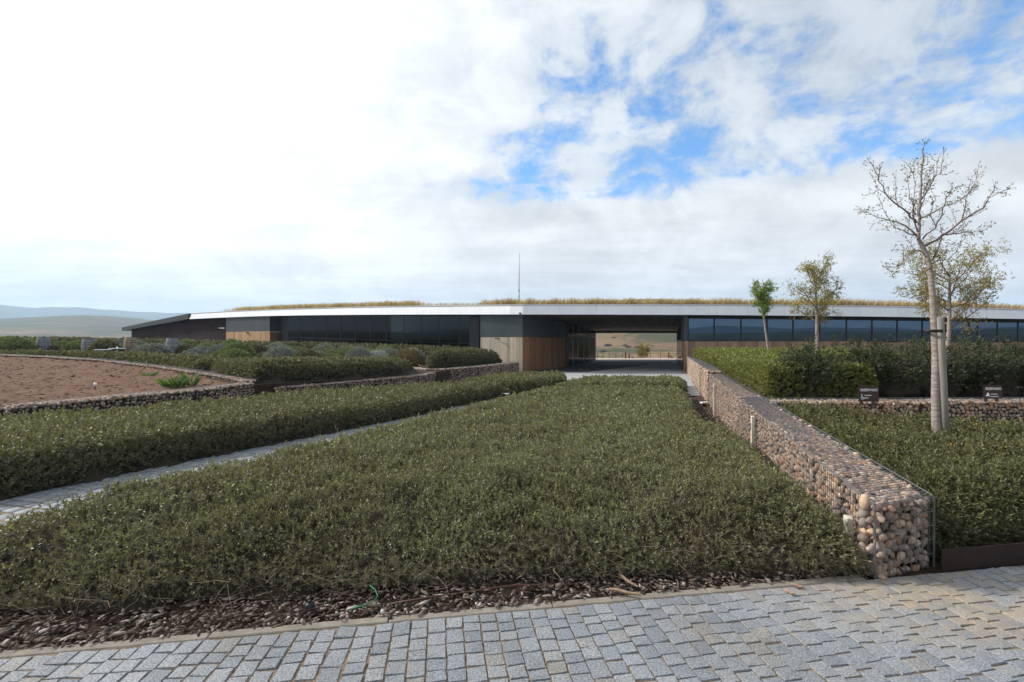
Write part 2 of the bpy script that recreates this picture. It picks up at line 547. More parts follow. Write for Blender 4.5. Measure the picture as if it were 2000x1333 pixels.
mat('barrel_grey', (0.25, 0.25, 0.25), 0.8, 0.25, build=b_barrel)
mat('barrel_warm', (0.34, 0.23, 0.14), 0.8, 0.25, build=lambda t, b: t.t.links.new(
    t.ramp(t.noise(pos(t), 5, 5, 0.6), [(0.3, (0.28, 0.175, 0.10)), (0.7, (0.45, 0.32, 0.20))]), b.inputs['Base Color']))
mat('hoop_iron', (0.14, 0.14, 0.145), 0.6, 0.4, 0.5)
mat('sign_brown', (0.036, 0.016, 0.013), 0.5, 0.4)
mat('sign_white', (0.75, 0.75, 0.74), 0.5, 0.3)
mat('strap_rubber', (0.016, 0.016, 0.017), 0.6, 0.4)


def b_stake(t, b):
    p = pos(t)
    mpn = t.n('ShaderNodeMapping')
    t.t.links.new(p, mpn.inputs[0])
    mpn.inputs['Scale'].default_value = (16, 16, 1.2)
    n = t.noise(mpn.outputs[0], 1.6, 6, 0.65)
    t.t.links.new(t.ramp(n, [(0.3, (0.15, 0.14, 0.12)), (0.6, (0.26, 0.24, 0.205)), (0.8, (0.34, 0.315, 0.27))]), b.inputs['Base Color'])
    add_bump(t, b, n, 0.5, 0.004)


mat('stake_wood', (0.33, 0.31, 0.26), 0.8, 0.25, build=b_stake)


def b_chip(t, b):
    f = attr(t, 'tint')
    c = t.ramp(f, [(0.0, (0.06, 0.042, 0.034)), (0.4, (0.15, 0.108, 0.085)), (0.75, (0.29, 0.225, 0.185)), (1.0, (0.50, 0.44, 0.39))])
    n = t.noise(pos(t), 60, 5, 0.7)
    c = t.mix(t.ss(n, 0.35, 0.7, 0, 0.6), c, t.mix(1.0, c, (0.45, 0.4, 0.38), 'MULTIPLY'))
    t.t.links.new(c, b.inputs['Base Color'])
    add_bump(t, b, n, 0.8, 0.006)


mat('bark_chip', (0.12, 0.08, 0.06), 0.85, 0.25, build=b_chip)
mat('split_wood', (0.30, 0.20, 0.125), 0.8, 0.25, build=lambda t, b: t.t.links.new(
    t.ramp(t.noise(pos(t), 35, 4, 0.6), [(0.3, (0.20, 0.125, 0.08)), (0.7, (0.38, 0.27, 0.18))]), b.inputs['Base Color']))
mat('pipe_brown', (0.085, 0.038, 0.026), 0.6, 0.35)
mat('cord_green', (0.03, 0.22, 0.09), 0.5, 0.4)
mat('plastic_black', (0.012, 0.013, 0.014), 0.5, 0.4)
mat('pebble_white', (0.62, 0.58, 0.55), 0.6, 0.3)


def b_field(t, b):
    p = pos(t)
    mpn = t.n('ShaderNodeMapping')
    t.t.links.new(p, mpn.inputs[0])
    mpn.inputs['Rotation'].default_value = (0, 0, R(28))
    mpn.inputs['Location'].default_value = (5.3, 2.6, 0)
    mpn.inputs['Scale'].default_value = (0.012, 0.024, 0.0)
    nz = t.n('ShaderNodeTexNoise')
    t.t.links.new(p, nz.inputs['Vector'])
    nz.inputs['Scale'].default_value = 0.006
    vv = t.vmath('ADD', mpn.outputs[0], t.vmath('MULTIPLY', nz.outputs['Color'], (0.9, 0.9, 0.0)))
    vo = t.n('ShaderNodeTexVoronoi')
    t.t.links.new(vv, vo.inputs['Vector'])
    vo.inputs['Scale'].default_value = 1.0
    sepc = t.n('ShaderNodeSeparateColor')
    t.t.links.new(vo.outputs['Color'], sepc.inputs[0])
    c = t.ramp(sepc.outputs[0], [(0.0, (0.11, 0.065, 0.045)), (0.18, (0.20, 0.13, 0.085)), (0.36, (0.30, 0.225, 0.135)), (0.50, (0.13, 0.08, 0.06)),
                                 (0.64, (0.28, 0.20, 0.12)), (0.76, (0.16, 0.135, 0.06)), (0.88, (0.24, 0.165, 0.10)), (1.0, (0.065, 0.115, 0.03))])
    c = t.mix(t.ss(t.noise(p, 0.03, 6, 0.7), 0.35, 0.7, 0, 0.45), c, (0.13, 0.115, 0.075))
    scrub = t.math('MULTIPLY', t.math('MAXIMUM', t.ss(t.noise(p, 0.055, 6, 0.75), 0.54, 0.62), t.ss(t.noise(p, 0.009, 7, 0.7, 0.8), 0.47, 0.56)), 0.85)
    c = t.mix(scrub, c, (0.045, 0.062, 0.028))
    vd = t.n('ShaderNodeTexVoronoi', feature='DISTANCE_TO_EDGE')
    t.t.links.new(vv, vd.inputs['Vector'])
    c = t.mix(t.ss(vd.outputs['Distance'], 0.01, 0.035, 0.7, 0.0), c, (0.06, 0.07, 0.035))
    c = t.mix(1.0, c, (0.95, 0.84, 0.72), 'MULTIPLY')
    c = t.mix(t.ss(t.vmath('LENGTH', p), 650, 1250, 0.0, 0.62), c, t.ramp(t.noise(p, 0.006, 5, 0.65), [(0.35, (0.045, 0.058, 0.032)), (0.5, (0.085, 0.085, 0.055)), (0.62, (0.065, 0.11, 0.045)), (0.75, (0.13, 0.10, 0.075))]))
    t.t.links.new(c, b.inputs['Base Color'])


mat('farmland', (0.2, 0.17, 0.1), 0.95, 0.1, build=b_field)
mat('mountain_scrub', (0.07, 0.085, 0.06), 0.95, 0.1)

M = MATS

# ------------------------------------------------------------------ helpers


def new_mesh(name, verts, faces, smooth=False):
    me = bpy.data.meshes.new(name)
    me.from_pydata([tuple(map(float, v)) for v in verts], [], [tuple(map(int, f)) for f in faces])
    if smooth:
        me.polygons.foreach_set('use_smooth', [True] * len(me.polygons))
    me.update()
    return me


def fast_mesh(name, V, Fc, tint=None, smooth=False, material=None):
    """V (n,3), Fc (m,k) all faces with k corners"""
    me = bpy.data.meshes.new(name)
    m, k = Fc.shape
    me.vertices.add(len(V))
    me.vertices.foreach_set('co', np.ascontiguousarray(V, dtype=np.float32).ravel())
    me.loops.add(m * k)
    me.loops.foreach_set('vertex_index', np.ascontiguousarray(Fc, dtype=np.int32).ravel())
    me.polygons.add(m)
    me.polygons.foreach_set('loop_start', np.arange(0, m * k, k, dtype=np.int32))
    me.polygons.foreach_set('loop_total', np.full(m, k, dtype=np.int32))
    if smooth:
        me.polygons.foreach_set('use_smooth', np.ones(m, dtype=bool))
    if tint is not None:
        a = me.attributes.new('tint', 'FLOAT', 'FACE')
        a.data.foreach_set('value', np.ascontiguousarray(tint, dtype=np.float32))
    me.update(calc_edges=True)
    if material is not None:
        me.materials.append(material)
    return me


def link(name, me, material=None, parent=None):
    o = bpy.data.objects.new(name, me)
    COL.objects.link(o)
    if material is not None and me is not None:
        if len(me.materials) == 0:
            me.materials.append(M[material] if isinstance(material, str) else material)
    if parent is not None:
        o.parent = parent
        o.matrix_parent_inverse = Matrix.Translation(-root_loc(parent))
    return o


def root_loc(p):
    return WORLD_LOC.get(p.name, Vector((0, 0, 0)))


WORLD_LOC = {}


def thing(name, loc, label, cat, group=None):
    o = bpy.data.objects.new(name, None)
    COL.objects.link(o)
    o.location = loc
    o.empty_display_size = 0.2
    WORLD_LOC[o.name] = Vector(loc)
    o['label'] = label
    o['category'] = cat
    if group:
        o['group'] = group
    return o


def tag(o, label, cat, group=None):
    o['label'] = label
    o['category'] = cat
    if group:
        o['group'] = group
    return o


def structure(o):
    o['kind'] = 'structure'
    return o


def stuff(o):
    o['kind'] = 'stuff'
    return o


def at(x, y, Y):
    return Vector(((x - 1000) / F * Y, Y, EYE - (y - 666.5) / F * Y))


def box_vf(c, d, u=(1, 0, 0), v=(0, 1, 0)):
    """box centred at c with size d along axes u, v, z"""
    c = Vector(c)
    u = Vector(u).normalized()
    v = Vector(v).normalized()
    wv = u.cross(v)
    hx, hy, hz = d[0] / 2, d[1] / 2, d[2] / 2
    vs_ = []
    for sx, sy, sz in ((-1, -1, -1), (1, -1, -1), (1, 1, -1), (-1, 1, -1), (-1, -1, 1), (1, -1, 1), (1, 1, 1), (-1, 1, 1)):
        vs_.append(c + u * hx * sx + v * hy * sy + wv * hz * sz)
    fs = [(3, 2, 1, 0), (4, 5, 6, 7), (0, 1, 5, 4), (1, 2, 6, 5), (2, 3, 7, 6), (3, 0, 4, 7)]
    return vs_, fs


def box(name, c, d, material, parent=None, u=(1, 0, 0), v=(0, 1, 0), bevel=0.0):
    vs_, fs = box_vf(c, d, u, v)
    me = new_mesh(name, vs_, fs)
    if bevel > 0:
        bm = bmesh.new()
        bm.from_mesh(me)
        bmesh.ops.bevel(bm, geom=list(bm.edges), offset=bevel, segments=1, affect='EDGES')
        bm.to_mesh(me)
        bm.free()
    return link(name, me, material, parent)


def merge(parts):
    V, Fc = [], []
    for v, f in parts:
        n = len(V)
        V += list(v)
        Fc += [tuple(i + n for i in q) for q in f]
    return V, Fc


def hexa(a, b, c, d, a2, b2, c2, d2):
    """bottom a b c d, top a2 b2 c2 d2"""
    return [a, b, c, d, a2, b2, c2, d2], [(3, 2, 1, 0), (4, 5, 6, 7), (0, 1, 5, 4), (1, 2, 6, 5), (2, 3, 7, 6), (3, 0, 4, 7)]


def tube_vf(pts, radii, n=6, cap=True):
    pts = [Vector(p) for p in pts]
    V, Fc = [], []
    up = Vector((0.31, 0.17, 0.93)).normalized()
    for i, p in enumerate(pts):
        if i == 0:
            d = pts[1] - p
        elif i == len(pts) - 1:
            d = p - pts[i - 1]
        else:
            d = pts[i + 1] - pts[i - 1]
        d.normalize()
        a = d.cross(up)
        if a.length < 0.05:
            a = d.cross(Vector((1, 0, 0)))
        a.normalize()
        b = d.cross(a)
        r = radii[i] if hasattr(radii, '__len__') else radii
        for k in range(n):
            t = 2 * math.pi * k / n
            V.append(p + a * math.cos(t) * r + b * math.sin(t) * r)
    for i in range(len(pts) - 1):
        for k in range(n):
            k2 = (k + 1) % n
            Fc.append((i * n + k, i * n + k2, (i + 1) * n + k2, (i + 1) * n + k))
    if cap:
        Fc.append(tuple(range(n - 1, -1, -1)))
        m = (len(pts) - 1) * n
        Fc.append(tuple(range(m, m + n)))
    return V, Fc


def tube(name, pts, radii, material, parent=None, n=6, smooth=True):
    V, Fc = tube_vf(pts, radii, n)
    return link(name, new_mesh(name, V, Fc, smooth), material, parent)


def vnoise(x, y, s, seed=0.0):
    """cheap smooth pseudo-noise -1..1 on arrays"""
    x = np.asarray(x) * s
    y = np.asarray(y) * s
    return (np.sin(x * 1.7 + 1.3 * np.sin(y * 1.1 + seed) + seed) * np.cos(y * 1.9 + 1.1 * np.sin(x * 0.9 + seed * 2))
            + 0.5 * np.sin(x * 4.1 + y * 2.3 + seed * 3) * np.cos(y * 3.7 - x * 1.3 + seed)) / 1.5


def inside(poly, X, Y):
    poly = np.asarray(poly, float)
    X = np.asarray(X)
    Y = np.asarray(Y)
    r = np.zeros(X.shape, bool)
    n = len(poly)
    j = n - 1
    for i in range(n):
        xi, yi = poly[i]
        xj, yj = poly[j]
        c = ((yi > Y) != (yj > Y)) & (X < (xj - xi) * (Y - yi) / (yj - yi + 1e-12) + xi)
        r ^= c
        j = i
    return r


def edge_dist(poly, X, Y):
    poly = np.asarray(poly, float)
    D = np.full(np.shape(X), 1e9)
    n = len(poly)
    for i in range(n):
        a = poly[i]
        b = poly[(i + 1) % n]
        ab = b - a
        t = np.clip(((X - a[0]) * ab[0] + (Y - a[1]) * ab[1]) / (ab @ ab), 0, 1)
        D = np.minimum(D, np.hypot(X - a[0] - t * ab[0], Y - a[1] - t * ab[1]))
    return D


# ------------------------------------------------------------------ levels of the ground
GX0, GY0, GS = 2.45, 3.11, 0.335          # left face of the long stone wall: X = GX0 + GS (Y - GY0)


def p_y(Y):
    return np.interp(Y, [3.1, 7.3, 13.3, 22.0], [0.0, -0.22, -0.52, -0.65])


def gz(X, Y):
    X = np.asarray(X, float)
    Y = np.asarray(Y, float)
    side = np.clip((X - (GX0 + GS * (Y - GY0)) - 0.05) / 0.4, 0, 1)
    fade = np.clip((Y - 24) / 6.0, 0, 1)
    return p_y(Y) * (1 - side * (1 - fade))


def zt(X):
    return np.clip(-0.05 - 0.032 * np.asarray(X, float), -0.2, 1.15)


# base ground: near soil sheet reaching past the building
def grid_mesh(xs, ys, zf):
    XX, YY = np.meshgrid(xs, ys)
    Z = zf(XX, YY)
    V = np.stack([XX.ravel(), YY.ravel(), Z.ravel()], 1)
    nx = len(xs)
    i, j = np.meshgrid(np.arange(nx - 1), np.arange(len(ys) - 1))
    a = (j * nx + i).ravel()
    Fc = np.stack([a, a + 1, a + nx + 1, a + nx], 1)
    return V, Fc


xs = np.concatenate([np.arange(-70, -14, 4.0), np.arange(-14, 16, 0.33), np.arange(16, 71, 4.0)])
ys = np.concatenate([np.arange(-60, 0, 5.0), np.arange(0, 34, 0.33), np.arange(34, 60, 2.0)])
V, Fc = grid_mesh(xs, ys, lambda X, Y: gz(X, Y) - 0.03 + 0.008 * vnoise(X, Y, 3.0))
structure(link('ground', fast_mesh('ground', V, Fc, smooth=True), 'dark_soil'))

# left terrace (raised ground behind the stone retaining walls)
TERR = [(-12.6, 6.9), (-9.6, 8.6), (-8.9, 10.6), (-8.3, 12.3), (-8.2, 14.6), (-6.9, 16.6), (-4.5, 20.6), (-3.6, 23.4),
        (-2.0, 25.6), (0.2, 29.8), (0.3, 33.2), (-40, 58), (-60, 58), (-60, 7)]


def flat_poly(name, poly, zf, material, thick=0.25, step=None, smooth=True):
    bm = bmesh.new()
    vs_ = [bm.verts.new((x, y, 0)) for x, y in poly]
    bm.faces.new(vs_)
    if step:
        pa = np.asarray(poly)
        for k in np.arange(pa[:, 0].min() + step, pa[:, 0].max(), step):
            bmesh.ops.bisect_plane(bm, geom=bm.verts[:] + bm.edges[:] + bm.faces[:], plane_co=(k, 0, 0), plane_no=(1, 0, 0))
        for k in np.arange(pa[:, 1].min() + step, pa[:, 1].max(), step):
            bmesh.ops.bisect_plane(bm, geom=bm.verts[:] + bm.edges[:] + bm.faces[:], plane_co=(0, k, 0), plane_no=(0, 1, 0))
    r = bmesh.ops.extrude_face_region(bm, geom=bm.faces[:])
    top = {v for v in r['geom'] if isinstance(v, bmesh.types.BMVert)}
    for v in bm.verts:
        z = float(zf(v.co.x, v.co.y))
        v.co.z = z if v in top else z - thick
    bmesh.ops.recalc_face_normals(bm, faces=bm.faces[:])
    me = bpy.data.meshes.new(name)
    bm.to_mesh(me)
    bm.free()
    return link(name, me, material)


structure(flat_poly('terrace_ground', TERR, lambda x, y: zt(x), 'dark_soil', 0.9, 3.0))
# right terrace behind the low cross wall
RT = [(4.95, 9.2), (30, 9.6), (45, 40), (12.9, 33.0)]
structure(flat_poly('planting_terrace', RT, lambda x, y: 0.30, 'dark_soil', 0.9))
# parking gravel between hedge and low cross wall
structure(flat_poly('gravel_parking', [(4.6, 6.2), (20, 6.0), (20, 9.05), (4.85, 9.05)], lambda x, y: 0.012, 'gravel', 0.02))
# plaza and passage floor
structure(flat_poly('plaza_floor', [(-0.4, 18.2), (8.1, 18.8), (13.0, 33.4), (20.2, 57.0), (7.0, 57.0), (0.6, 33.2), (0.0, 29.5), (-2.6, 20.5)],
                    lambda x, y: float(gz(x, y)) * 0 - 0.645 + (0.03 if y < 19 else 0.0), 'plaza_paving', 0.02))
structure(flat_poly('passage_floor_shade', [(0.95, 33.3), (12.9, 33.3), (19.9, 55.4), (8.2, 55.4)], lambda x, y: -0.64, 'painted_shade_paving', 0.02))  # separate darker sheet: shade under the passage roof painted into the floor colour
structure(flat_poly('terrace_edge_pavement', [(2.0, 57.0), (26, 57.0), (26, 60.5), (2.0, 60.5)], lambda x, y: -0.63, 'earth_path', 0.3))
# footpath between the two clipped beds
PATH_L = [(-7.4, 3.6), (-5.45, 4.85), (-5.12, 6.1), (-4.45, 8.0), (-3.55, 10.5), (-1.75, 15.5), (-0.2, 18.9)]
PATH_R = [(-4.0, 2.55), (-3.75, 3.8), (-3.35, 5.2), (-2.8, 7.0), (-2.0, 9.6), (-0.5, 14.0), (1.2, 18.3)]
path_poly = PATH_R + PATH_L[::-1]
path_o = structure(flat_poly('footpath', path_poly, lambda x, y: float(gz(x, y)) - 0.012, 'path_paving', 0.02, 0.7))
# earth path opening between terrace hedges
structure(flat_poly('earth_walk', [(-5.6, 22.8), (-4.4, 24.6), (-5.2, 28.5), (-9.5, 27.5), (-8.6, 23.2)], lambda x, y: float(zt(x)) + 0.012, 'earth_path', 0.02))
# tilled bed inside the curved stone edging
BED = [(-12.3, 7.6), (-9.3, 9.0), (-8.7, 10.8), (-8.15, 12.6), (-8.3, 14.0), (-11.4, 16.8), (-14.2, 18.8), (-19.5, 21.8), (-23.1, 22.9), (-27, 23), (-40, 23), (-40, 8)]


def zbed(x, y):
    return float(zt(x)) + 0.03


def tilled():
    xs_ = np.arange(-30, -7.9, 0.16)
    ys_ = np.arange(7.4, 23.4, 0.16)
    XX, YY = np.meshgrid(xs_, ys_)
    Z = zt(XX) + 0.03 + 0.025 * vnoise(XX, YY, 3.1, 1.0) + 0.02 * vnoise(XX, YY, 7.3, 2.0) + rng.normal(0, 0.02, XX.shape)
    ok = inside(BED, XX, YY)
    nx = len(xs_)
    V_ = np.stack([XX.ravel(), YY.ravel(), Z.ravel()], 1)
    i, j = np.meshgrid(np.arange(nx - 1), np.arange(len(ys_) - 1))
    keep = ok[:-1, :-1] & ok[1:, :-1] & ok[:-1, 1:] & ok[1:, 1:]
    a = (j * nx + i)[keep]
    F_ = np.stack([a, a + 1, a + nx + 1, a + nx], 1)
    return fast_mesh('tilled_bed', V_, F_, smooth=True)


structure(link('tilled_bed', tilled(), 'tilled_soil'))

# ------------------------------------------------------------------ far terrain and mountains


def terrain():
    th = np.radians(np.concatenate([np.arange(-180, -70, 3.0), np.arange(-70, 40, 0.45), np.arange(40, 181, 3.0)]))
    r = np.concatenate([[56, 64, 74], np.geomspace(86, 2300, 90)])
    TT, RR = np.meshgrid(th, r)
    X = RR * np.sin(TT)
    Y = RR * np.cos(TT)
    deg = np.degrees(TT)

    def sm(a, b, v):
        t = np.clip((v - a) / (b - a), 0, 1)
        return t * t * (3 - 2 * t)
    z = -1.2 - 16 * sm(64, 260, RR)
    hl = np.exp(-((deg + 46) / 22) ** 2)
    hp = np.exp(-((deg - 16) / 24) ** 2)
    back = 1 - np.clip(hl + hp, 0, 1)
    z = z + hl * (58 * sm(300, 1450, RR) + 22 * sm(1150, 1500, RR + 120 * np.sin(TT * 23)) * (0.6 + 0.4 * np.sin(TT * 17 + 1)))
    z = z + hp * 98 * sm(130, 950, RR)
    z = z + back * 40 * sm(300, 1300, RR)
    z = z + (vnoise(X, Y, 0.006, 0.4) * 3.0 + vnoise(X, Y, 0.02, 1.4) * 0.8) * sm(90, 400, RR)
    V_ = np.stack([X.ravel(), Y.ravel(), z.ravel()], 1)
    n = len(th)
    i, j = np.meshgrid(np.arange(n - 1), np.arange(len(r) - 1))
    a = (j * n + i).ravel()
    return fast_mesh('terrain', V_, np.stack([a, a + 1, a + n + 1, a + n], 1), smooth=True)


structure(link('terrain', terrain(), 'farmland'))


def mountains():
    th = np.radians(np.arange(-180, 181, 0.5))
    prof = [(2400, 0.0), (2800, 0.35), (3150, 0.75), (3400, 1.0), (3700, 0.8), (4200, 0.0)]
    V_ = []
    for t in th:
        d = math.degrees(t)
        xpx = 1000 + F * math.tan(t) if abs(d) < 80 else 0
        h = 85 + 14 * math.sin(t * 9 + 2.2) + 6 * math.sin(t * 31) + 3 * math.sin(t * 67 + 1)
        if -60 < d < -25:
            y = np.interp(xpx, [-300, 0, 40, 70, 100, 150, 200, 250, 300, 370, 500], [590, 594, 597, 601, 599, 601, 605, 607, 609, 612, 616])
            h = (666.5 - y) / F * 3400 * math.cos(t) + 1.5 * math.sin(t * 140)
        if -25 <= d < 60:
            h = 90
        for k, (r, f) in enumerate(prof):
            rr = r + 60 * math.sin(t * 40 + k)
            V_.append((rr * math.sin(t), rr * math.cos(t), -25 + (h + 25) * f))
    n = len(prof)
    F_ = []
    for i in range(len(th) - 1):
        for k in range(n - 1):
            a = i * n + k
            F_.append((a, a + n, a + n + 1, a + 1))
    return fast_mesh('mountains', np.array(V_), np.array(F_), smooth=True)


structure(link('mountains', mountains(), 'mountain_scrub'))

# ------------------------------------------------------------------ foliage engine


def unit(v):
    return v / np.maximum(np.linalg.norm(v, axis=1, keepdims=True), 1e-9)


def sprig_leaves(C, D, L, K, stem, width=0.46, spread=0.95, tint_bias=None, droop=0.0, r=rng, tri=False):
    """C sprig bases (n,3), D unit stem directions, L leaf length (n,), K leaves per sprig, stem length (n,)
    returns vertices and triangle indices of rhombic folded leaves plus per-face tint"""
    n = len(C)
    ref = unit(r.normal(size=(n, 3)))
    A = unit(np.cross(D, ref))
    B = np.cross(D, A)
    k = np.arange(K)
    frac = (k + 0.6) / K
    ph = (k * 2.4)[None, :] + r.uniform(0, 6.28, (n, 1))
    base = C[:, None, :] + D[:, None, :] * (stem[:, None] * frac[None, :])[:, :, None]
    rad = A[:, None, :] * np.cos(ph)[:, :, None] + B[:, None, :] * np.sin(ph)[:, :, None]
    sp = (spread * (1.15 - 0.75 * frac))[None, :] + r.normal(0, 0.25, (n, K))
    ax = D[:, None, :] * np.cos(sp)[:, :, None] + rad * np.sin(sp)[:, :, None]
    ax = ax + r.normal(0, 0.22, ax.shape)
    ax[:, :, 2] -= droop
    ax = unit(ax.reshape(-1, 3))
    base = base.reshape(-1, 3)
    Dn = np.repeat(D, K, axis=0)
    nr = unit(Dn - ax * np.sum(Dn * ax, 1, keepdims=True) + r.normal(0, 0.18, ax.shape))
    sd_ = unit(np.cross(ax, nr))
    l = np.repeat(L, K) * r.uniform(0.7, 1.2, len(ax))
    wd = l * width * 0.5
    l = l[:, None]
    wd = wd[:, None]
    fold = nr * (wd * 0.35)
    v0 = base
    v1 = base + ax * l * 0.48 + sd_ * wd + fold
    v2 = base + ax * l
    v3 = base + ax * l * 0.48 - sd_ * wd + fold
    m = len(ax)
    if tri:
        b1 = base + ax * l * 0.12 + sd_ * wd
        b2 = base + ax * l * 0.22 - sd_ * wd
        Vx = np.stack([b1, v2, b2], 1).reshape(-1, 3)
        i = np.arange(m) * 3
        Fx = np.stack([i, i + 1, i + 2], 1)
        tb = r.uniform(0, 1, n) if tint_bias is None else tint_bias
        return Vx, Fx, np.clip(np.repeat(tb, K) * 0.55 + r.uniform(0, 1, m) * 0.45, 0, 1)
    Vx = np.stack([v0, v1, v2, v3], 1).reshape(-1, 3)
    i = np.arange(m) * 4
    Fx = np.stack([np.stack([i, i + 1, i + 2], 1), np.stack([i, i + 2, i + 3], 1)], 1).reshape(-1, 3)
    tb = r.uniform(0, 1, n) if tint_bias is None else tint_bias
    tt = np.repeat(tb, K) * 0.55 + r.uniform(0, 1, m) * 0.45
    return Vx, Fx, np.repeat(np.clip(tt, 0, 1), 2)


def twig_mesh(C, D, ln, rad, r=rng, bend=0.35, seg=3):
    """many bare twigs: three-sided bent tubes, vectorised"""
    n = len(C)
    ref = unit(r.normal(size=(n, 3)))
    A = unit(np.cross(D, ref))
    pts = [C]
    d = D.copy()
    for s in range(seg):
        d = unit(d + A * r.normal(0, bend, (n, 1)) * 0.6 + r.normal(0, bend * 0.4, (n, 3)))
        pts.append(pts[-1] + d * (ln / seg)[:, None])
    B = np.cross(D, A)
    rings = []
    for s, p in enumerate(pts):
        rr = (rad * (1 - 0.75 * s / seg))[:, None]
        for k in range(3):
            a = 2.0944 * k
            rings.append(p + A * math.cos(a) * rr + B * math.sin(a) * rr)
    Vx = np.stack(rings, 1).reshape(-1, 3)
    off = np.arange(n)[:, None] * (3 * (seg + 1))
    fs = []
    for s in range(seg):
        for k in range(3):
            k2 = (k + 1) % 3
            fs.append(np.stack([off[:, 0] + s * 3 + k, off[:, 0] + s * 3 + k2, off[:, 0] + s * 3 + 3 + k2, off[:, 0] + s * 3 + 3 + k], 1))
    Fx = np.stack(fs, 1).reshape(-1, 4)
    return Vx, Fx


CAM = np.array([0, 0, EYE])


def hedge(label, poly, H, material, ground=gz, ztop=None, leaf=0.027, ref=4.0, lai=2.2, K=9, edge=0.25, bump=0.035,
          twigs=0, group=None, front_loose=None, maxscale=3.4, seed=1, cat='hedge', name='clipped_hedge', sprouts=0.0, foot=0.35,
          side=1.0, tint_shift=0.0, sparse=0.0):
    r = np.random.default_rng(seed)
    pa = np.asarray(poly, float)
    cx, cy = pa.mean(0)
    g0 = float(np.asarray(ground(cx, cy)))
    root = thing(name, (float(cx), float(cy), g0), label, cat, group)
    x0, y0 = pa.min(0)
    x1, y1 = pa.max(0)

    def top_of(X, Y):
        d = edge_dist(pa, X, Y)
        g = ground(X, Y)
        h = (ztop(X, Y) - g) if ztop is not None else np.full(np.shape(X), H)
        prof = foot + (1 - foot) * (1 - np.exp(-(d / edge) ** 1.2 * 1.6))
        if front_loose is not None:
            prof = prof * front_loose(X, Y)
        nz_ = bump * (vnoise(X, Y, 1.6, seed) * 1.3 + vnoise(X, Y, 4.3, seed + 2) * 0.9 + vnoise(X, Y, 9.0, seed + 4) * 0.5)
        return g, np.maximum(0.05, h * prof + nz_)
    # dark branch mass underneath
    step = max(0.10, min(0.45, math.hypot(cx, cy) / 45))
    gx = np.arange(x0 - step, x1 + 2 * step, step)
    gy = np.arange(y0 - step, y1 + 2 * step, step)
    XX, YY = np.meshgrid(gx, gy)
    ok = inside(pa, XX, YY)
    d = edge_dist(pa, XX, YY)
    core_ok = ok & (d > 0.05)
    g, hh = top_of(XX, YY)
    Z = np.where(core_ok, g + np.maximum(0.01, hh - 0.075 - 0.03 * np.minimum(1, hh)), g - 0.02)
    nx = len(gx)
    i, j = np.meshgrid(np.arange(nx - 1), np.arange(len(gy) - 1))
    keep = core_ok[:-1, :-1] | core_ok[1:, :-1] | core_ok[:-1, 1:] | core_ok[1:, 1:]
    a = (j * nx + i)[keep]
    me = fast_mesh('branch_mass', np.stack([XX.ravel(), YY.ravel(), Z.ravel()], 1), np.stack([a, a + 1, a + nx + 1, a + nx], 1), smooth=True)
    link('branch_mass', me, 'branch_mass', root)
    def sparse_f(X, Y):
        v = 0.5 * vnoise(X, Y, 0.8, seed + 3) + 0.5 * vnoise(X, Y, 2.3, seed + 6)
        f = np.clip((v + 0.15) * 1.1, 0, 1) * sparse
        if front_loose is not None:
            dfr = Y - (2.76 + 0.155 * X) + 0.12 * vnoise(X, Y, 3.0, seed)
            f = np.maximum(f, np.clip(1.15 - dfr / np.interp(X, [-3, 1.5, 2.3], [0.65, 0.55, 0.2]), 0, 1))
        return f
    # sprigs over the surface
    area = (x1 - x0) * (y1 - y0)
    leaf_area = 0.5 * leaf * leaf * 0.46 * K
    dens0 = lai / leaf_area
    N = int(area * dens0 * 1.25)
    CX, CY, SC, ND, HF = [], [], [], [], []
    chunk = 400000
    while N > 0:
        n = min(chunk, N)
        N -= n
        X = r.uniform(x0, x1, n)
        Y = r.uniform(y0, y1, n)
        dist = np.hypot(X, Y)
        sc = np.clip((dist / ref) ** 0.9, 1.0, maxscale)
        keep = r.uniform(size=n) < (1 / sc ** 2) / 1.25 * 1.0
        X, Y, sc = X[keep], Y[keep], sc[keep]
        k2 = inside(pa, X, Y)
        if sparse > 0:
            k2 &= r.uniform(size=len(X)) > sparse_f(X, Y) * 0.75
        CX.append(X[k2])
        CY.append(Y[k2])
        SC.append(sc[k2])
    X = np.concatenate(CX)
    Y = np.concatenate(CY)
    sc = np.concatenate(SC)
    g, hh = top_of(X, Y)
    depth = r.exponential(0.022, len(X)) * np.minimum(sc, 2.0)
    depth = np.minimum(depth, hh * 0.6)
    Cz = g + hh - depth
    # surface slope from finite differences
    e = 0.06
    _, hx = top_of(X + e, Y)
    _, hy = top_of(X, Y + e)
    nrm = unit(np.stack([-(hx - hh) / e * 0.8, -(hy - hh) / e * 0.8, np.ones(len(X))], 1))
    Cs = [np.stack([X, Y, Cz], 1)]
    Ds = [unit(nrm + r.normal(0, 0.55, nrm.shape))]
    Sc = [sc]
    hf = [np.ones(len(X))]
    # side faces
    n_e = len(pa)
    orient = np.sum((pa[:, 0] * np.roll(pa[:, 1], -1) - np.roll(pa[:, 0], -1) * pa[:, 1]))
    for q in range(n_e):
        a_, b_ = pa[q], pa[(q + 1) % n_e]
        ln = np.hypot(*(b_ - a_))
        nn = np.array([(b_ - a_)[1], -(b_ - a_)[0]]) / max(ln, 1e-6)
        if orient < 0:
            nn = -nn
        mid = (a_ + b_) / 2
        if nn @ mid > 0.25 * np.hypot(*mid):      # turned well away from the lens side
            continue
        dm = min(np.hypot(*a_), np.hypot(*b_), np.hypot(*mid))
        s0 = float(np.clip((dm / ref) ** 0.9, 1.0, maxscale))
        fr_ = 0.35 if (front_loose is not None and mid[1] - (2.76 + 0.155 * mid[0]) < 0.6 and mid[0] < 1.9) else 1.0
        n = int(ln * H * side * fr_ * dens0 * 1.1 / s0 ** 2)
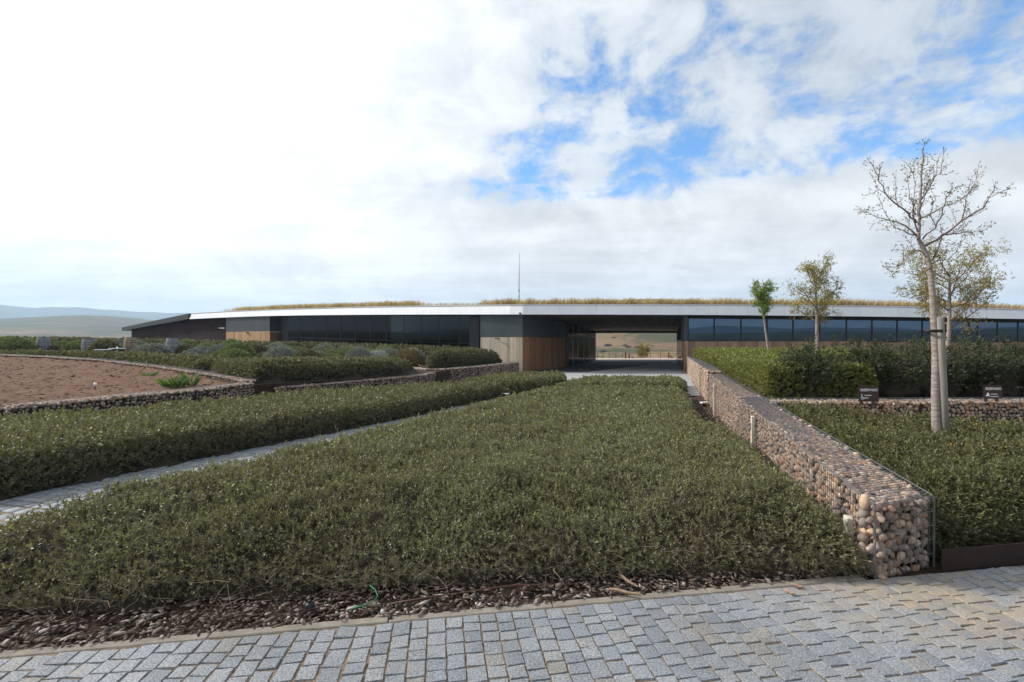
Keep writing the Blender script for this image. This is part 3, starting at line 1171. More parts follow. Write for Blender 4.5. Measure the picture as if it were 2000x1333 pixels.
        if n < 4:
            continue
        t = r.uniform(0, 1, n)
        u_ = r.uniform(0.02, 1.0, n) ** 0.8
        inn = np.abs(r.normal(0, 0.04, n)) - 0.02
        X = a_[0] + (b_ - a_)[0] * t - nn[0] * inn
        Y = a_[1] + (b_ - a_)[1] * t - nn[1] * inn
        XI = X - nn[0] * 0.03
        YI = Y - nn[1] * 0.03
        g = ground(X, Y)
        _, hh = top_of(X - nn[0] * edge * 0.8, Y - nn[1] * edge * 0.8)
        # slightly bulging face
        bul = 0.05 * np.sin(u_ * math.pi) + 0.03 * vnoise(X * 3 + u_, Y * 3, 2.0, seed)
        inward = edge * 0.8 * np.clip((u_ - 0.45) / 0.55, 0, 1) ** 1.5
        Cs.append(np.stack([X + nn[0] * (bul - inward), Y + nn[1] * (bul - inward), g + hh * u_], 1))
        dd = np.stack([np.full(n, nn[0]), np.full(n, nn[1]), 0.5 + r.uniform(-0.4, 0.5, n)], 1)
        Ds.append(unit(dd + r.normal(0, 0.5, dd.shape)))
        Sc.append(np.full(n, s0))
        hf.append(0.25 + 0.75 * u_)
    C = np.concatenate(Cs)
    D = np.concatenate(Ds)
    S = np.concatenate(Sc)
    HFv = np.concatenate(hf)
    L = leaf * S
    clump = 0.5 + 0.5 * vnoise(C[:, 0], C[:, 1], 2.6, seed + 9)
    spv = sparse_f(C[:, 0], C[:, 1]) if sparse > 0 else np.zeros(len(C))
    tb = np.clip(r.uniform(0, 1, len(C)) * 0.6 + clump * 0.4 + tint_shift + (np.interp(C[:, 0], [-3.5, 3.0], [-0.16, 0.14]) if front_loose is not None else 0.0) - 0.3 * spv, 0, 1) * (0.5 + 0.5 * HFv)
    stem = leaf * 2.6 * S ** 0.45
    C = C - D * (stem * 0.62)[:, None]
    nearm = S < 1.65
    parts = []
    off_ = 0
    for msk, tri_ in ((nearm, False), (~nearm, True)):
        if msk.sum() == 0:
            continue
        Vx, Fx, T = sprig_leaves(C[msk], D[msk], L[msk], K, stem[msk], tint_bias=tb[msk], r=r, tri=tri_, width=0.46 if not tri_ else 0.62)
        parts.append((Vx, Fx + off_, T))
        off_ += len(Vx)
    if sprouts > 0:
        # taller new shoots that break the clipped outline
        n = int(sprouts)
        idx = r.integers(0, len(Cs[0]), n)
        C2 = Cs[0][idx]
        D2 = unit(np.stack([r.normal(0, 0.5, n), r.normal(0, 0.5, n), np.ones(n)], 1))
        S2 = Sc[0][idx]
        Vy, Fy, Ty = sprig_leaves(C2, D2, leaf * S2 * 0.95, 9, r.uniform(0.03, 0.085, n) * np.minimum(S2, 1.8), tint_bias=np.clip(r.uniform(0.5, 1, n), 0, 1), r=r)
        parts.append((Vy, Fy + off_, Ty))
    Vx = np.concatenate([p[0] for p in parts])
    Fx = np.concatenate([p[1] for p in parts])
    T = np.concatenate([p[2] for p in parts])
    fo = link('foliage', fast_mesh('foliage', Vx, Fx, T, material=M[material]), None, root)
    if twigs:
        sel = r.uniform(size=len(C)) < twigs * (0.3 + 0.7 * (HFv < 0.95) + 1.2 * spv)
        sel &= S < 2.2
        C3 = C[sel] - D[sel] * 0.05
        n = len(C3)
        if n:
            D3 = unit(D[sel] + r.normal(0, 0.7, (n, 3)))
            Vt, Ft = twig_mesh(C3, D3, r.uniform(0.07, 0.22, n), r.uniform(0.0010, 0.0023, n) * S[sel], r)
            link('twigs', fast_mesh('twigs', Vt, Ft), 'twig', root)['kind'] = 'stuff'
    return root


# --- central bed in front of the lens
CENTRAL = [(-4.1, 2.60), (-3.4, 2.64), (-3.0, 2.75), (-2.3, 2.80), (-1.6, 2.97), (-0.9, 2.98), (0.0, 3.14), (0.6, 3.13), (1.2, 3.22), (2.0, 3.16), (2.42, 3.16), (2.60, 3.75), (3.02, 5.4), (3.70, 7.4), (3.50, 8.3),
           (5.35, 13.8), (6.55, 17.6), (1.15, 17.9), (-0.32, 14.0), (-1.8, 9.6), (-2.52, 7.0), (-3.1, 5.2), (-3.58, 3.8)]


def loose_front(X, Y):
    d = Y - (2.76 + 0.155 * X)
    full = np.interp(X, [-3, 0.8, 2.3], [1.5, 1.3, 0.3])
    return 0.30 + 0.70 * np.clip(d / full, 0, 1) ** 0.8


hedge('wide low clipped bed of glossy small-leaved shrubs beside the grey sett paving', CENTRAL, 0.44, 'leaf_central', leaf=0.0215, ref=3.7, lai=1.95, sparse=0.7,
      K=9, edge=0.22, bump=0.042, twigs=0.16, front_loose=loose_front, seed=3, sprouts=6000, foot=0.25, side=0.8)
def front_twigs(parent):
    r = np.random.default_rng(19)
    n = 620
    X = r.uniform(-3.5, 2.35, n)
    d = 0.22 + np.abs(r.normal(0, 0.28, n))
    Y = 2.73 + 0.155 * X + d
    C = np.stack([X, Y, gz(X, Y) + r.uniform(-0.01, 0.16, n)], 1)
    D = unit(np.stack([r.normal(0, 0.8, n), r.normal(-0.35, 0.5, n), r.uniform(0.0, 0.9, n)], 1))
    V_, F_ = twig_mesh(C, D, r.uniform(0.10, 0.34, n), r.uniform(0.0012, 0.0028, n), r, bend=0.4, seg=4)
    link('bare_twigs', fast_mesh('bare_twigs', V_, F_), 'twig', parent)['kind'] = 'stuff'


front_twigs(bpy.data.objects['clipped_hedge'])
hedge('low green clipped bed at the mouth of the covered passage', [(1.55, 18.5), (6.85, 18.5), (8.5, 22.8), (3.7, 22.9)], 0.50, 'leaf_central',
      leaf=0.03, ref=4.5, K=8, seed=4, sprouts=300, tint_shift=0.12)
# --- bed on the far side of the footpath
PATHBED = [(-7.3, 3.75), (-5.45, 4.9), (-5.12, 6.1), (-4.45, 8.0), (-3.55, 10.5), (-1.75, 15.5), (-0.35, 18.6), (-2.6, 19.3), (-6.6, 15.7), (-7.75, 14.4), (-7.85, 12.2),
           (-8.4, 10.4), (-9.1, 8.5), (-12.0, 6.4)]
hedge('long brownish-green clipped bed on the left side of the narrow footpath', PATHBED, 0.50, 'leaf_path', leaf=0.025, ref=4.6, lai=2.0, K=8, edge=0.16, bump=0.035, sparse=0.5,
      twigs=0.08, seed=5, sprouts=3000, foot=0.55)
hedge('short clipped bed ending at the pale plaza, left of the passage mouth', [(0.05, 18.9), (2.45, 22.0), (2.9, 25.6), (-0.6, 24.4), (-2.4, 20.4)], 0.52, 'leaf_path',
      leaf=0.03, ref=4.6, K=8, edge=0.14, foot=0.6, seed=6, sprouts=500, tint_shift=0.05)
# --- terrace hedges, left
ztg = lambda X, Y: zt(X)
hedge('thick clipped hedge behind the tip of the curved stone edging', [(-8.4, 15.05), (-7.15, 16.65), (-4.85, 20.5), (-4.9, 22.4), (-9.5, 22.3), (-12.2, 18.6), (-10.4, 16.6)], 0.70, 'leaf_terrace',
      ground=ztg, ztop=lambda X, Y: np.interp(Y, [15.5, 22], [0.90, 0.72]), leaf=0.03, ref=5.0, K=8, edge=0.3, foot=0.5, seed=7, bump=0.05, sprouts=700)
hedge('low hedge strip along the far edge of the bare brown bed', [(-12.2, 17.9), (-14.3, 19.7), (-19.6, 22.7), (-23.2, 23.8), (-28, 24.3), (-28, 25.9), (-23.0, 25.4), (-19.0, 24.2), (-13.4, 21.0), (-11.6, 18.8)], 0.5,
      'leaf_terrace', ground=ztg, ztop=lambda X, Y: np.interp(X, [-26, -12], [1.00, 0.82]), leaf=0.03, ref=5.0, K=8, edge=0.2, foot=0.4, seed=8, bump=0.06, sprouts=800, tint_shift=0.08)
hedge('rounded clipped hedge in front of the pale timber block, on the stone wall', [(-4.5, 25.2), (-2.9, 26.0), (-1.0, 29.2), (-0.75, 30.4), (-3.6, 29.3), (-5.0, 26.6)], 0.9, 'leaf_terrace',
      ground=ztg, ztop=lambda X, Y: np.interp(Y, [25, 30], [1.05, 1.12]), leaf=0.03, ref=5.0, K=8, edge=0.4, foot=0.35, seed=9, bump=0.04)
hedge('long level hedge in front of the dark glass wall', [(-44, 33.2), (-30, 36.6), (-18, 38.2), (-9, 35.2), (-3.0, 31.6), (-2.6, 32.8), (-9, 36.6), (-18, 39.8), (-31, 38.4), (-45, 35)], 0.95, 'leaf_terrace',
      ground=ztg, ztop=lambda X, Y: 1.17 + np.clip(-(np.asarray(X) + 4) * 0.0205, 0, 0.66), leaf=0.045, ref=6.0, lai=1.5, K=7, edge=0.3, foot=0.5, seed=10, bump=0.05)
# --- right of the stone wall
RBED = [(3.06, 3.40), (4.2, 3.58), (6.2, 3.88), (8.0, 5.2), (7.3, 6.4), (6.0, 6.9), (5.0, 8.6), (4.78, 8.5), (4.2, 6.75)]
hedge('green berry-dotted clipped bed to the right of the long stone wall', RBED, 0.46, 'leaf_right', leaf=0.023, ref=3.9, lai=2.0, K=9, edge=0.2, bump=0.035, sparse=0.4, twigs=0.08, seed=11,
      sprouts=3500, foot=0.5)
rg = lambda X, Y: np.full(np.shape(X), 0.30) if np.shape(X) else 0.30
hedge('sharply clipped box hedge behind the long stone wall', [(5.45, 9.75), (8.25, 18.2), (10.6, 18.0), (9.5, 12.0), (7.6, 9.75)], 0.7, 'leaf_trim',
      ground=lambda X, Y: np.asarray(gz(X, Y)) * 0 + 0.30, ztop=lambda X, Y: np.interp(Y, [9.7, 18.2], [1.10, 0.84]), leaf=0.028, ref=4.8, K=8, edge=0.08, foot=0.85, bump=0.015, seed=12, twigs=0.02)
hedge('flat-topped green hedge under the right-hand window strip', [(9.0, 19.2), (11.9, 30.2), (22, 30.6), (18, 20.0)], 0.6, 'leaf_trim',
      ground=lambda X, Y: np.asarray(gz(X, Y)) * 0 + 0.30, ztop=lambda X, Y: np.interp(Y, [19, 30], [0.86, 1.10]), leaf=0.04, ref=5.0, lai=1.6, K=7, edge=0.08, foot=0.85, bump=0.02, seed=13, tint_shift=0.12)


# ------------------------------------------------------------------ loose shrubs, lavender mounds, spiky plants
def ball_points(n, r, rx, ry, rz, shell=0.55):
    d = unit(r.normal(size=(n, 3)))
    d[:, 2] = np.abs(d[:, 2]) * 1.0
    rad = (shell + (1 - shell) * r.uniform(size=n)) ** 0.7
    return d * rad[:, None] * np.array([rx, ry, rz]), d


def shrub(label, x, y, g, rx, ry, rz, material, seed, leaf=0.055, n=1500, K=9, group='loose shrubs behind the low cross wall'):
    r = np.random.default_rng(seed)
    root = thing('leafy_shrub', (x, y, g), label, 'shrub', group)
    # several leaning stems, foliage clustered around their ends
    segs = []
    Cs, Ds = [], []
    nb = 26
    for q in range(nb):
        a = r.uniform(0, 6.28)
        rr = r.uniform(0.05, 1.0) ** 0.6
        tipz = rz * (0.55 + 0.55 * r.uniform() * (1.12 - 0.45 * rr))
        tip = np.array([x + rx * rr * math.cos(a), y + ry * rr * math.sin(a), g + tipz])
        b0 = np.array([x + 0.15 * rx * math.cos(a), y + 0.15 * ry * math.sin(a), g])
        mid = (b0 + tip) / 2 + r.normal(0, 0.06, 3)
        segs.append(tube_vf([b0, mid, tip], [0.014, 0.009, 0.003], 4, False))
        m = n // nb
        t = r.uniform(0.25, 1.05, m)
        cc = b0[None] * (1 - t)[:, None] + tip[None] * t[:, None] + r.normal(0, 1, (m, 3)) * np.array([rx * 0.17, ry * 0.17, rz * 0.09])
        cc[:, 2] = np.maximum(cc[:, 2], g + 0.03)
        dd = unit(np.stack([cc[:, 0] - x, cc[:, 1] - y, np.full(m, 0.45)], 1) + r.normal(0, 0.5, (m, 3)))
        Cs.append(cc)
        Ds.append(dd)
    V_, F_ = merge(segs)
    link('stems', new_mesh('stems', V_, F_, True), 'twig', root)
    for q in range(9):
        a = r.uniform(0, 6.28)
        rr = r.uniform(0.1, 0.9)
        b0 = np.array([x + rx * rr * math.cos(a), y + ry * rr * math.sin(a), g + rz * 0.7])
        tip = b0 + np.array([r.normal(0, 0.1), r.normal(0, 0.1), rz * r.uniform(0.3, 0.55)])
        m = 16
        t = r.uniform(0.0, 1.0, m)
        Cs.append(b0[None] * (1 - t)[:, None] + tip[None] * t[:, None] + r.normal(0, 0.025, (m, 3)))
        Ds.append(unit(np.tile([0, 0, 1.0], (m, 1)) + r.normal(0, 0.6, (m, 3))))
    C = np.concatenate(Cs)
    D = np.concatenate(Ds)
    hfr = np.clip((C[:, 2] - g) / rz, 0, 1)
    tb = np.clip(r.uniform(0, 1, len(C)) * 0.7 + 0.3 * hfr, 0, 1)
    Vx, Fx, T = sprig_leaves(C, D, np.full(len(C), leaf), K, np.full(len(C), leaf * 2.8), tint_bias=tb, r=r, width=0.5)
    link('foliage', fast_mesh('foliage', Vx, Fx, T, material=M[material]), None, root)
    # shaded inner mass
    bm = bmesh.new()
    bmesh.ops.create_icosphere(bm, subdivisions=2, radius=1)
    for v in bm.verts:
        s = 1 + 0.14 * math.sin(v.co.x * 5 + seed) * math.cos(v.co.y * 6 + seed)
        v.co = Vector((x + v.co.x * rx * 0.7 * s, y + v.co.y * ry * 0.7 * s, g + max(0, v.co.z + 0.3) * rz * 0.55 * s))
    me = bpy.data.meshes.new('branch_mass')
    bm.to_mesh(me)
    bm.free()
    link('branch_mass', me, 'branch_mass', root)
    return root


SHR = [(6.35, 10.2, 0.6, 0.92), (7.3, 10.5, 0.8, 1.08), (8.45, 10.4, 0.85, 1.02), (9.6, 10.7, 0.9, 1.15), (10.75, 10.5, 0.85, 1.05), (11.9, 10.7, 0.9, 1.12), (13.0, 10.6, 0.9, 1.02)]
SHL = ['dark leafy shrub next to the sharply clipped box hedge', 'leafy shrub behind the wheelchair sign', 'tall leafy shrub between the wheelchair sign and the staked tree',
       'leafy shrub directly behind the staked tree trunk', 'leafy shrub left of the car-parking sign', 'leafy shrub behind the car-parking sign', 'leafy shrub at the right edge of the photograph']
for q, (x, y, rx, rz) in enumerate(SHR):
    shrub(SHL[q], x, y, 0.30, rx, 0.75, rz, 'leaf_shrub', 40 + q)

# lavender and santolina mounds on the terrace
mound_meshes = []
for q, mname in enumerate(['leaf_lavender', 'leaf_santolina', 'leaf_lavender', 'leaf_santolina', 'leaf_ochre', 'leaf_silver', 'leaf_terrace']):
    r = np.random.default_rng(70 + q)
    n = 900
    Pm, dm = ball_points(n, r, 0.62, 0.62, 0.60, 0.75)
    Pm[:, 2] += 0.02
    Dm = unit(dm + r.normal(0, 0.25, dm.shape) + np.array([0, 0, 0.35]))
    Vx, Fx, T = sprig_leaves(Pm, Dm, np.full(n, 0.085), 6, np.full(n, 0.14), width=0.34 if q < 6 else 0.45, spread=0.6, r=r)
    mf = fast_mesh('foliage', Vx, Fx, T, material=M[mname])
    bm = bmesh.new()
    bmesh.ops.create_icosphere(bm, subdivisions=2, radius=1)
    for v in bm.verts:
        v.co = Vector((v.co.x * 0.44, v.co.y * 0.44, max(-0.02, v.co.z) * 0.42))
    mc = bpy.data.meshes.new('branch_mass')
    bm.to_mesh(mc)
    bm.free()
    mc.materials.append(M['branch_mass'])
    mound_meshes.append((mf, mc))


MNAME = ['lavender_mound', 'santolina_mound', 'lavender_mound', 'santolina_mound', 'ochre_mound', 'silver_mound', 'green_mound']
MLAB = ['grey-leaved lavender mound in the terrace planting before the building', 'yellow-green santolina mound in the terrace planting before the building',
        'grey-leaved lavender mound in the terrace planting before the building', 'yellow-green santolina mound in the terrace planting before the building',
        'olive-ochre rounded shrub beside the opening between two hedges', 'silvery white-leaved shrub in the terrace planting before the glass wall',
        'dark green rounded shrub in the terrace planting before the building']


ORD = ['first', 'second', 'third', 'fourth', 'fifth', 'sixth', 'seventh', 'eighth', 'ninth', 'tenth', 'eleventh', 'twelfth', 'thirteenth', 'fourteenth', 'fifteenth', 'sixteenth', 'seventeenth', 'eighteenth', 'nineteenth']
ORD += ['twentieth'] + ['twenty-' + o_ for o_ in ORD[:9]] + ['thirtieth'] + ['thirty-' + o_ for o_ in ORD[:9]] + ['fortieth'] + ['forty-' + o_ for o_ in ORD[:9]] + ['fiftieth']
MOUNDS = []


def mound(k, x, y, s, sz, label=None, group=None):
    z = float(zt(x))
    root = thing(MNAME[k], (x, y, z), label or MLAB[k], 'shrub', group or ('mounds of ' + MNAME[k].split('_')[0] + ' on the terrace'))
    MOUNDS.append((x / y, MNAME[k], root))
    for nm, me in zip(('foliage', 'branch_mass'), mound_meshes[k]):
        o = link(nm, me, None, None)
        o.parent = root
        o.scale = (s, s, sz)
        o.rotation_euler = (0, 0, random.uniform(0, 6.28))


rm = random.Random(5)
placed = []
tries = 0
MREG = [(-10.5, 23.2), (-20, 25.2), (-34, 27), (-36, 32.2), (-22, 36.2), (-12, 34.6), (-6.0, 31.4), (-6.2, 28.6), (-10, 28.2)]
while len(placed) < 95 and tries < 6000:
    tries += 1
    x, y = rm.uniform(-36, -5.5), rm.uniform(23, 36.5)
    s = rm.uniform(0.75, 1.35)
    if not bool(inside(MREG, np.array([x]), np.array([y]))[0]):
        continue
    if any(abs(1000 + F * x / y - bx_) < 24 and y < by_ + 0.6 for bx_, by_ in ((85, 28.0), (173, 28.0), (205, 26.0), (229, 27.0), (255, 29.5), (336, 29.5))):
        continue
    if any((x - a) ** 2 + (y - b) ** 2 < (0.5 * (s + c)) ** 2 for a, b, c in placed):
        continue
    placed.append((x, y, s))
    k = rm.choice([0, 0, 0, 1, 1, 2, 3, 6, 6])
    mound(k, x, y, s, s * rm.uniform(0.85, 1.15))
for (px, py, Y, k, s) in [(737, 700, 29, 5, 1.1), (715, 700, 29.8, 5, 1.0), (757, 697, 30.5, 0, 1.25), (798, 706, 26.6, 4, 1.35)]:
    p_ = at(px, py, Y)
    mound(k, p_.x, Y, s, s)

for nm_ in set(MNAME):
    row = sorted([m_ for m_ in MOUNDS if m_[1] == nm_], key=lambda m_: m_[0])
    if len(row) > 1:
        for q, m_ in enumerate(row):
            m_[2]['label'] = m_[2]['label'].split(' in the ')[0] + ' in the terrace planting, ' + ORD[q] + ' of its kind from the left'


def spiky(label, x, y, g, n, h, seed, lean=0.5):
    r = np.random.default_rng(seed)
    V_, F_, T = [], [], []
    for q in range(n):
        a = r.uniform(0, 6.28)
        b = np.array([x, y, g]) + np.array([math.cos(a), math.sin(a), 0]) * r.uniform(0, 0.12)
        d = np.array([math.cos(a) * lean * r.uniform(0.3, 1.2), math.sin(a) * lean * r.uniform(0.3, 1.2), 1.0])
        d /= np.linalg.norm(d)
        s = np.cross(d, [math.cos(a + 1.2), math.sin(a + 1.2), 0.1])
        s /= np.linalg.norm(s)
        hh = h * r.uniform(0.6, 1.1)
        w0 = 0.018
        k = len(V_)
        for f, wf in ((0, 0.8), (0.5, 1.0), (1.0, 0.08)):
            c = b + d * hh * f + np.array([math.cos(a), math.sin(a), -0.3]) * 0.10 * f * f
            V_ += [c - s * w0 * wf, c + s * w0 * wf]
        F_ += [(k, k + 1, k + 3, k + 2), (k + 2, k + 3, k + 5, k + 4)]
        t = r.uniform()
        T += [t, t]
    me = fast_mesh('spiky_plant', np.array(V_), np.array(F_), np.array(T), material=M['leaf_iris'])
    o = link('spiky_plant', me)
    return tag(o, label, 'plant', 'sword-leaved plants in the bare brown bed')


pp = at(332, 752, 13.0)
spiky('wide clump of bright green sword leaves at the corner of the bare bed', pp.x, pp.y, float(zt(pp.x)) + 0.02, 70, 0.42, 1, 0.75)
pp = at(350, 752, 13.0)
spiky('upright fan of bright green sword leaves between two clumps', pp.x, pp.y, float(zt(pp.x)) + 0.02, 50, 0.40, 2, 0.55)
pp = at(373, 748, 13.5)
spiky('narrow tall clump of green sword leaves nearest the stone edging tip', pp.x, pp.y, float(zt(pp.x)) + 0.02, 45, 0.5, 3, 0.3)
pp = at(292, 727, 16.0)
spiky('small low green tuft by the far stone edging of the bare bed', pp.x, pp.y, float(zt(pp.x)) + 0.02, 40, 0.22, 4, 0.9)

# ------------------------------------------------------------------ stone-filled wire walls (gabions)


def ico(sub):
    bm = bmesh.new()
    bmesh.ops.create_icosphere(bm, subdivisions=sub, radius=1)
    V_ = np.array([v.co[:] for v in bm.verts])
    F_ = np.array([[v.index for v in f.verts] for f in bm.faces])
    bm.free()
    return V_, F_


ICO1, ICO2 = ico(1), ico(2)
STONE_ME = []
for q in range(8):
    r = np.random.default_rng(200 + q)
    V_ = ICO2[0].copy()
    dirs = unit(r.normal(size=(8, 3)))
    for d in dirs:
        t = V_ @ d
        lim = r.uniform(0.5, 0.85)
        V_ -= np.maximum(0, t - lim)[:, None] * d[None] * 0.8
    V_ += 0.04 * np.sin(V_[:, [1, 2, 0]] * 4 + q)
    STONE_ME.append(fast_mesh('stone', V_, ICO2[1], smooth=True, material=M['river_stone']))


def rand_rot(n, r):
    q = unit(r.normal(size=(n, 4)))
    a, b, c, d = q.T
    return np.stack([np.stack([1 - 2 * (c * c + d * d), 2 * (b * c - a * d), 2 * (b * d + a * c)], 1),
                     np.stack([2 * (b * c + a * d), 1 - 2 * (b * b + d * d), 2 * (c * d - a * b)], 1),
                     np.stack([2 * (b * d - a * c), 2 * (c * d + a * b), 1 - 2 * (b * b + c * c)], 1)], 1)


def surface_stones(n_len, n_h, r):
    """jittered staggered cells in the unit square -> (s, t) and cell sizes"""
    out = []
    for j in range(n_h):
        off = r.uniform(0, 1)
        w_ = r.uniform(0.65, 1.4, n_len + 1)
        c = np.cumsum(w_)
        c = (c - w_ / 2 + off - 1) / (c[-1] - 0.5)
        for k in range(n_len):
            if 0 <= c[k] <= 1:
                out.append((c[k], (j + 0.5 + r.uniform(-0.34, 0.34)) / n_h, w_[k]))
    return out


def stone_cloud(quads, cell, r):
    """quads: list of (P00,P10,P01,P11,normal) ; returns centres, scales, rotation matrices"""
    C, S, Rm = [], [], []
    for P00, P10, P01, P11, N in quads:
        P00, P10, P01, P11, N = [np.asarray(v, float) for v in (P00, P10, P01, P11, N)]
        ln = np.linalg.norm(P10 - P00)
        hg = np.linalg.norm(P01 - P00)
        nl = max(1, int(ln / cell))
        nh = max(1, int(round(hg / (cell * 0.82))))
        N = N / np.linalg.norm(N)
        U = (P10 - P00) / ln
        W = np.cross(N, U)
        for s, t, wf in surface_stones(nl, nh, r):
            c = (P00 * (1 - s) + P10 * s) * (1 - t) + (P01 * (1 - s) + P11 * s) * t
            a = cell * 0.56 * wf * r.uniform(0.9, 1.12)
            b = cell * 0.47 * r.uniform(0.8, 1.2)
            dd = cell * 0.42 * r.uniform(0.8, 1.15)
            ang = r.normal(0, 0.9)
            e1 = U * math.cos(ang) + W * math.sin(ang)
            e2 = -U * math.sin(ang) + W * math.cos(ang)
            tl = r.normal(0, 0.2)
            e3 = N * math.cos(tl) + e2 * math.sin(tl)
            e2 = np.cross(e3, e1)
            C.append(c - N * (dd * 1.02 + abs(r.normal(0, 0.012))))
            S.append((a, b, dd))
            Rm.append(np.stack([e1, e2, e3], 0))
    return np.array(C), np.array(S), np.array(Rm)


def stones_joined(C, S, Rm, base, r):
    Vb, Fb = base
    n = len(C)
    lump = 1 + r.normal(0, 0.08, (n, len(Vb), 1))
    V_ = (Vb[None] * S[:, None, :] * lump)
    V_ = np.einsum('nvk,nkj->nvj', V_, Rm) + C[:, None, :]
    F_ = Fb[None] + (np.arange(n) * len(Vb))[:, None, None]
    T = np.repeat(r.uniform(0, 1, n), len(Fb))
    return fast_mesh('stones', V_.reshape(-1, 3), F_.reshape(-1, 3), T, smooth=True, material=M['river_stone'])


def wires_obj(segs, rad, parent, name='wire_mesh'):
    V_, F_ = [], []
    for a, b in segs:
        v, f = tube_vf([a, b], rad, 4, False)
        n = len(V_)
        V_ += v
        F_ += [tuple(i + n for i in q) for q in f]
    return link(name, new_mesh(name, V_, F_, False), 'galvanised_wire', parent)


def g1(s, u, z):
    y = s + 0.18 * u
    return np.array([GX0 + GS * (y - GY0) + 0.49 * u, y, z])


N_LEFT = np.array([-1, GS, 0]) / math.hypot(1, GS)
N_END = np.array([0.18, -0.49 - GS * 0.18, 0])
N_END /= np.linalg.norm(N_END)

r = np.random.default_rng(31)
ZT1 = 0.49
gw = thing('gabion_wall', (2.7, 3.2, 0), 'long stone-filled wire wall whose square end stands on the sett paving', 'stone wall')
quads = []
ss_ = np.concatenate([np.arange(3.11, 8, 0.7), np.arange(8, 15.8, 1.3)])
ss_[-1] = 15.65
for a, b in zip(ss_[:-1], ss_[1:]):
    za, zb = float(p_y(a)) - 0.02, float(p_y(b)) - 0.02
    quads.append((g1(a, 0, za), g1(b, 0, zb), g1(a, 0, ZT1), g1(b, 0, ZT1), N_LEFT))
    quads.append((g1(a, 0.03, ZT1), g1(b, 0.03, ZT1), g1(a, 0.97, ZT1), g1(b, 0.97, ZT1), (0, 0, 1)))
    if a < 8.5:
        quads.append((g1(a, 1, 0.0), g1(b, 1, 0.0), g1(a, 1, ZT1), g1(b, 1, ZT1), -N_LEFT))
# the square end, built separately with larger cobbles
Ce, Se, Re = stone_cloud([(g1(3.11, 0, -0.035), g1(3.11, 1.05, -0.035), g1(3.11, 0, ZT1), g1(3.11, 1.05, ZT1), N_END)], 0.066, r)
In_ = -N_END * 0.055
Ce2, Se2, Re2 = stone_cloud([(g1(3.11, 0, 0.0) + In_, g1(3.11, 1, 0.0) + In_, g1(3.11, 0, ZT1) + In_, g1(3.11, 1, ZT1) + In_, N_END)], 0.075, r)
Ce, Se, Re = np.concatenate([Ce, Ce2]), np.concatenate([Se, Se2]), np.concatenate([Re, Re2])
near, rest = [q for q in quads if q[0][1] < 6.0], [q for q in quads if q[0][1] >= 6.0]
Cn, Sn, Rn = stone_cloud(near, 0.062, r)
Cn, Sn, Rn = np.concatenate([Ce, Cn]), np.concatenate([Se, Sn]), np.concatenate([Re, Rn])
dist = np.linalg.norm(Cn - CAM, axis=1)
vis = (np.arange(len(Cn)) < len(Ce) - len(Ce2)) * 10.0 - ((np.arange(len(Cn)) >= len(Ce) - len(Ce2)) & (np.arange(len(Cn)) < len(Ce))) * 5.0
order = np.argsort(dist - vis)
ind = order[:300]
oth = order[300:]
for i in ind:
    o = bpy.data.objects.new('stone', STONE_ME[int(r.integers(0, 8))])
    COL.objects.link(o)
    m3 = Matrix(Rn[i].T.tolist()) @ Matrix.Diagonal(Vector(Sn[i].tolist()))
    mw = Matrix.Translation(Vector(Cn[i].tolist())) @ m3.to_4x4()
    o.parent = gw
    o.matrix_parent_inverse = Matrix.Translation(-root_loc(gw))
    o.matrix_basis = mw
Cr, Sr, Rr = stone_cloud(rest, 0.072, r)
sj = link('stones', stones_joined(Cn[oth], Sn[oth], Rn[oth], ICO2, r), None, gw)
sj['kind'] = 'stuff'
sj2 = link('stones', stones_joined(Cr, Sr, Rr, ICO1, r), None, gw)
sj2['kind'] = 'stuff'


def wall_core(name, f, s0, s1, z0f, ztop, parent, ins=0.055):
    V_, F_ = [], []
    sl = np.arange(s0, s1 + 0.01, (s1 - s0) / max(2, int((s1 - s0) / 1.0)))
    for s in sl:
        for u, z in ((0.13, None), (0.87, None), (0.87, 1), (0.13, 1)):
            zz_ = ztop - ins if z else float(z0f(s)) - 0.03
            V_.append(f(s, u, zz_))
    for k in range(len(sl) - 1):
        a = k * 4
        for q in range(4):
            q2 = (q + 1) % 4
            F_.append((a + q, a + 4 + q, a + 4 + q2, a + q2))
    F_.append((0, 1, 2, 3))
    m = (len(sl) - 1) * 4
    F_.append((m + 3, m + 2, m + 1, m))
    return link(name, new_mesh(name, V_, F_), 'gabion_core', parent)


wall_core('stone_fill', g1, 3.27, 15.6, p_y, ZT1, gw)
ws = []
wtop = []
e_ = 0.006
for s in list(np.arange(3.11, 9.0, 0.05)) + list(np.arange(9.0, 15.6, 0.1)):
    zb = float(p_y(s))
    ws.append((g1(s, 0, zb) + N_LEFT * e_, g1(s, 0, ZT1 + e_) + N_LEFT * e_))
    wtop.append((g1(s, -0.01, ZT1 + e_), g1(s, 1.01, ZT1 + e_)))
    if s < 6:
        ws.append((g1(s, 1, 0.0) - N_LEFT * e_, g1(s, 1, ZT1 + e_) - N_LEFT * e_))
for z in np.arange(-0.4, ZT1 + 0.02, 0.1):
    z = z + 0.09
    if z > ZT1 + 0.001:
        continue
    s0 = 3.11 if z > 0 else np.interp(-z, [0.0, 0.22, 0.52], [3.1, 7.3, 13.3])
    ws.append((g1(s0, 0, z) + N_LEFT * (e_ + 0.004), g1(15.6, 0, z) + N_LEFT * (e_ + 0.004)))
    if 0 < z <= ZT1 + 0.001:
        ws.append((g1(3.11, 0, z) + N_END * (e_ + 0.004), g1(3.11, 1, z) + N_END * (e_ + 0.004)))
        ws.append((g1(3.11, 1, z) - N_LEFT * (e_ + 0.004), g1(9, 1, z) - N_LEFT * (e_ + 0.004)))
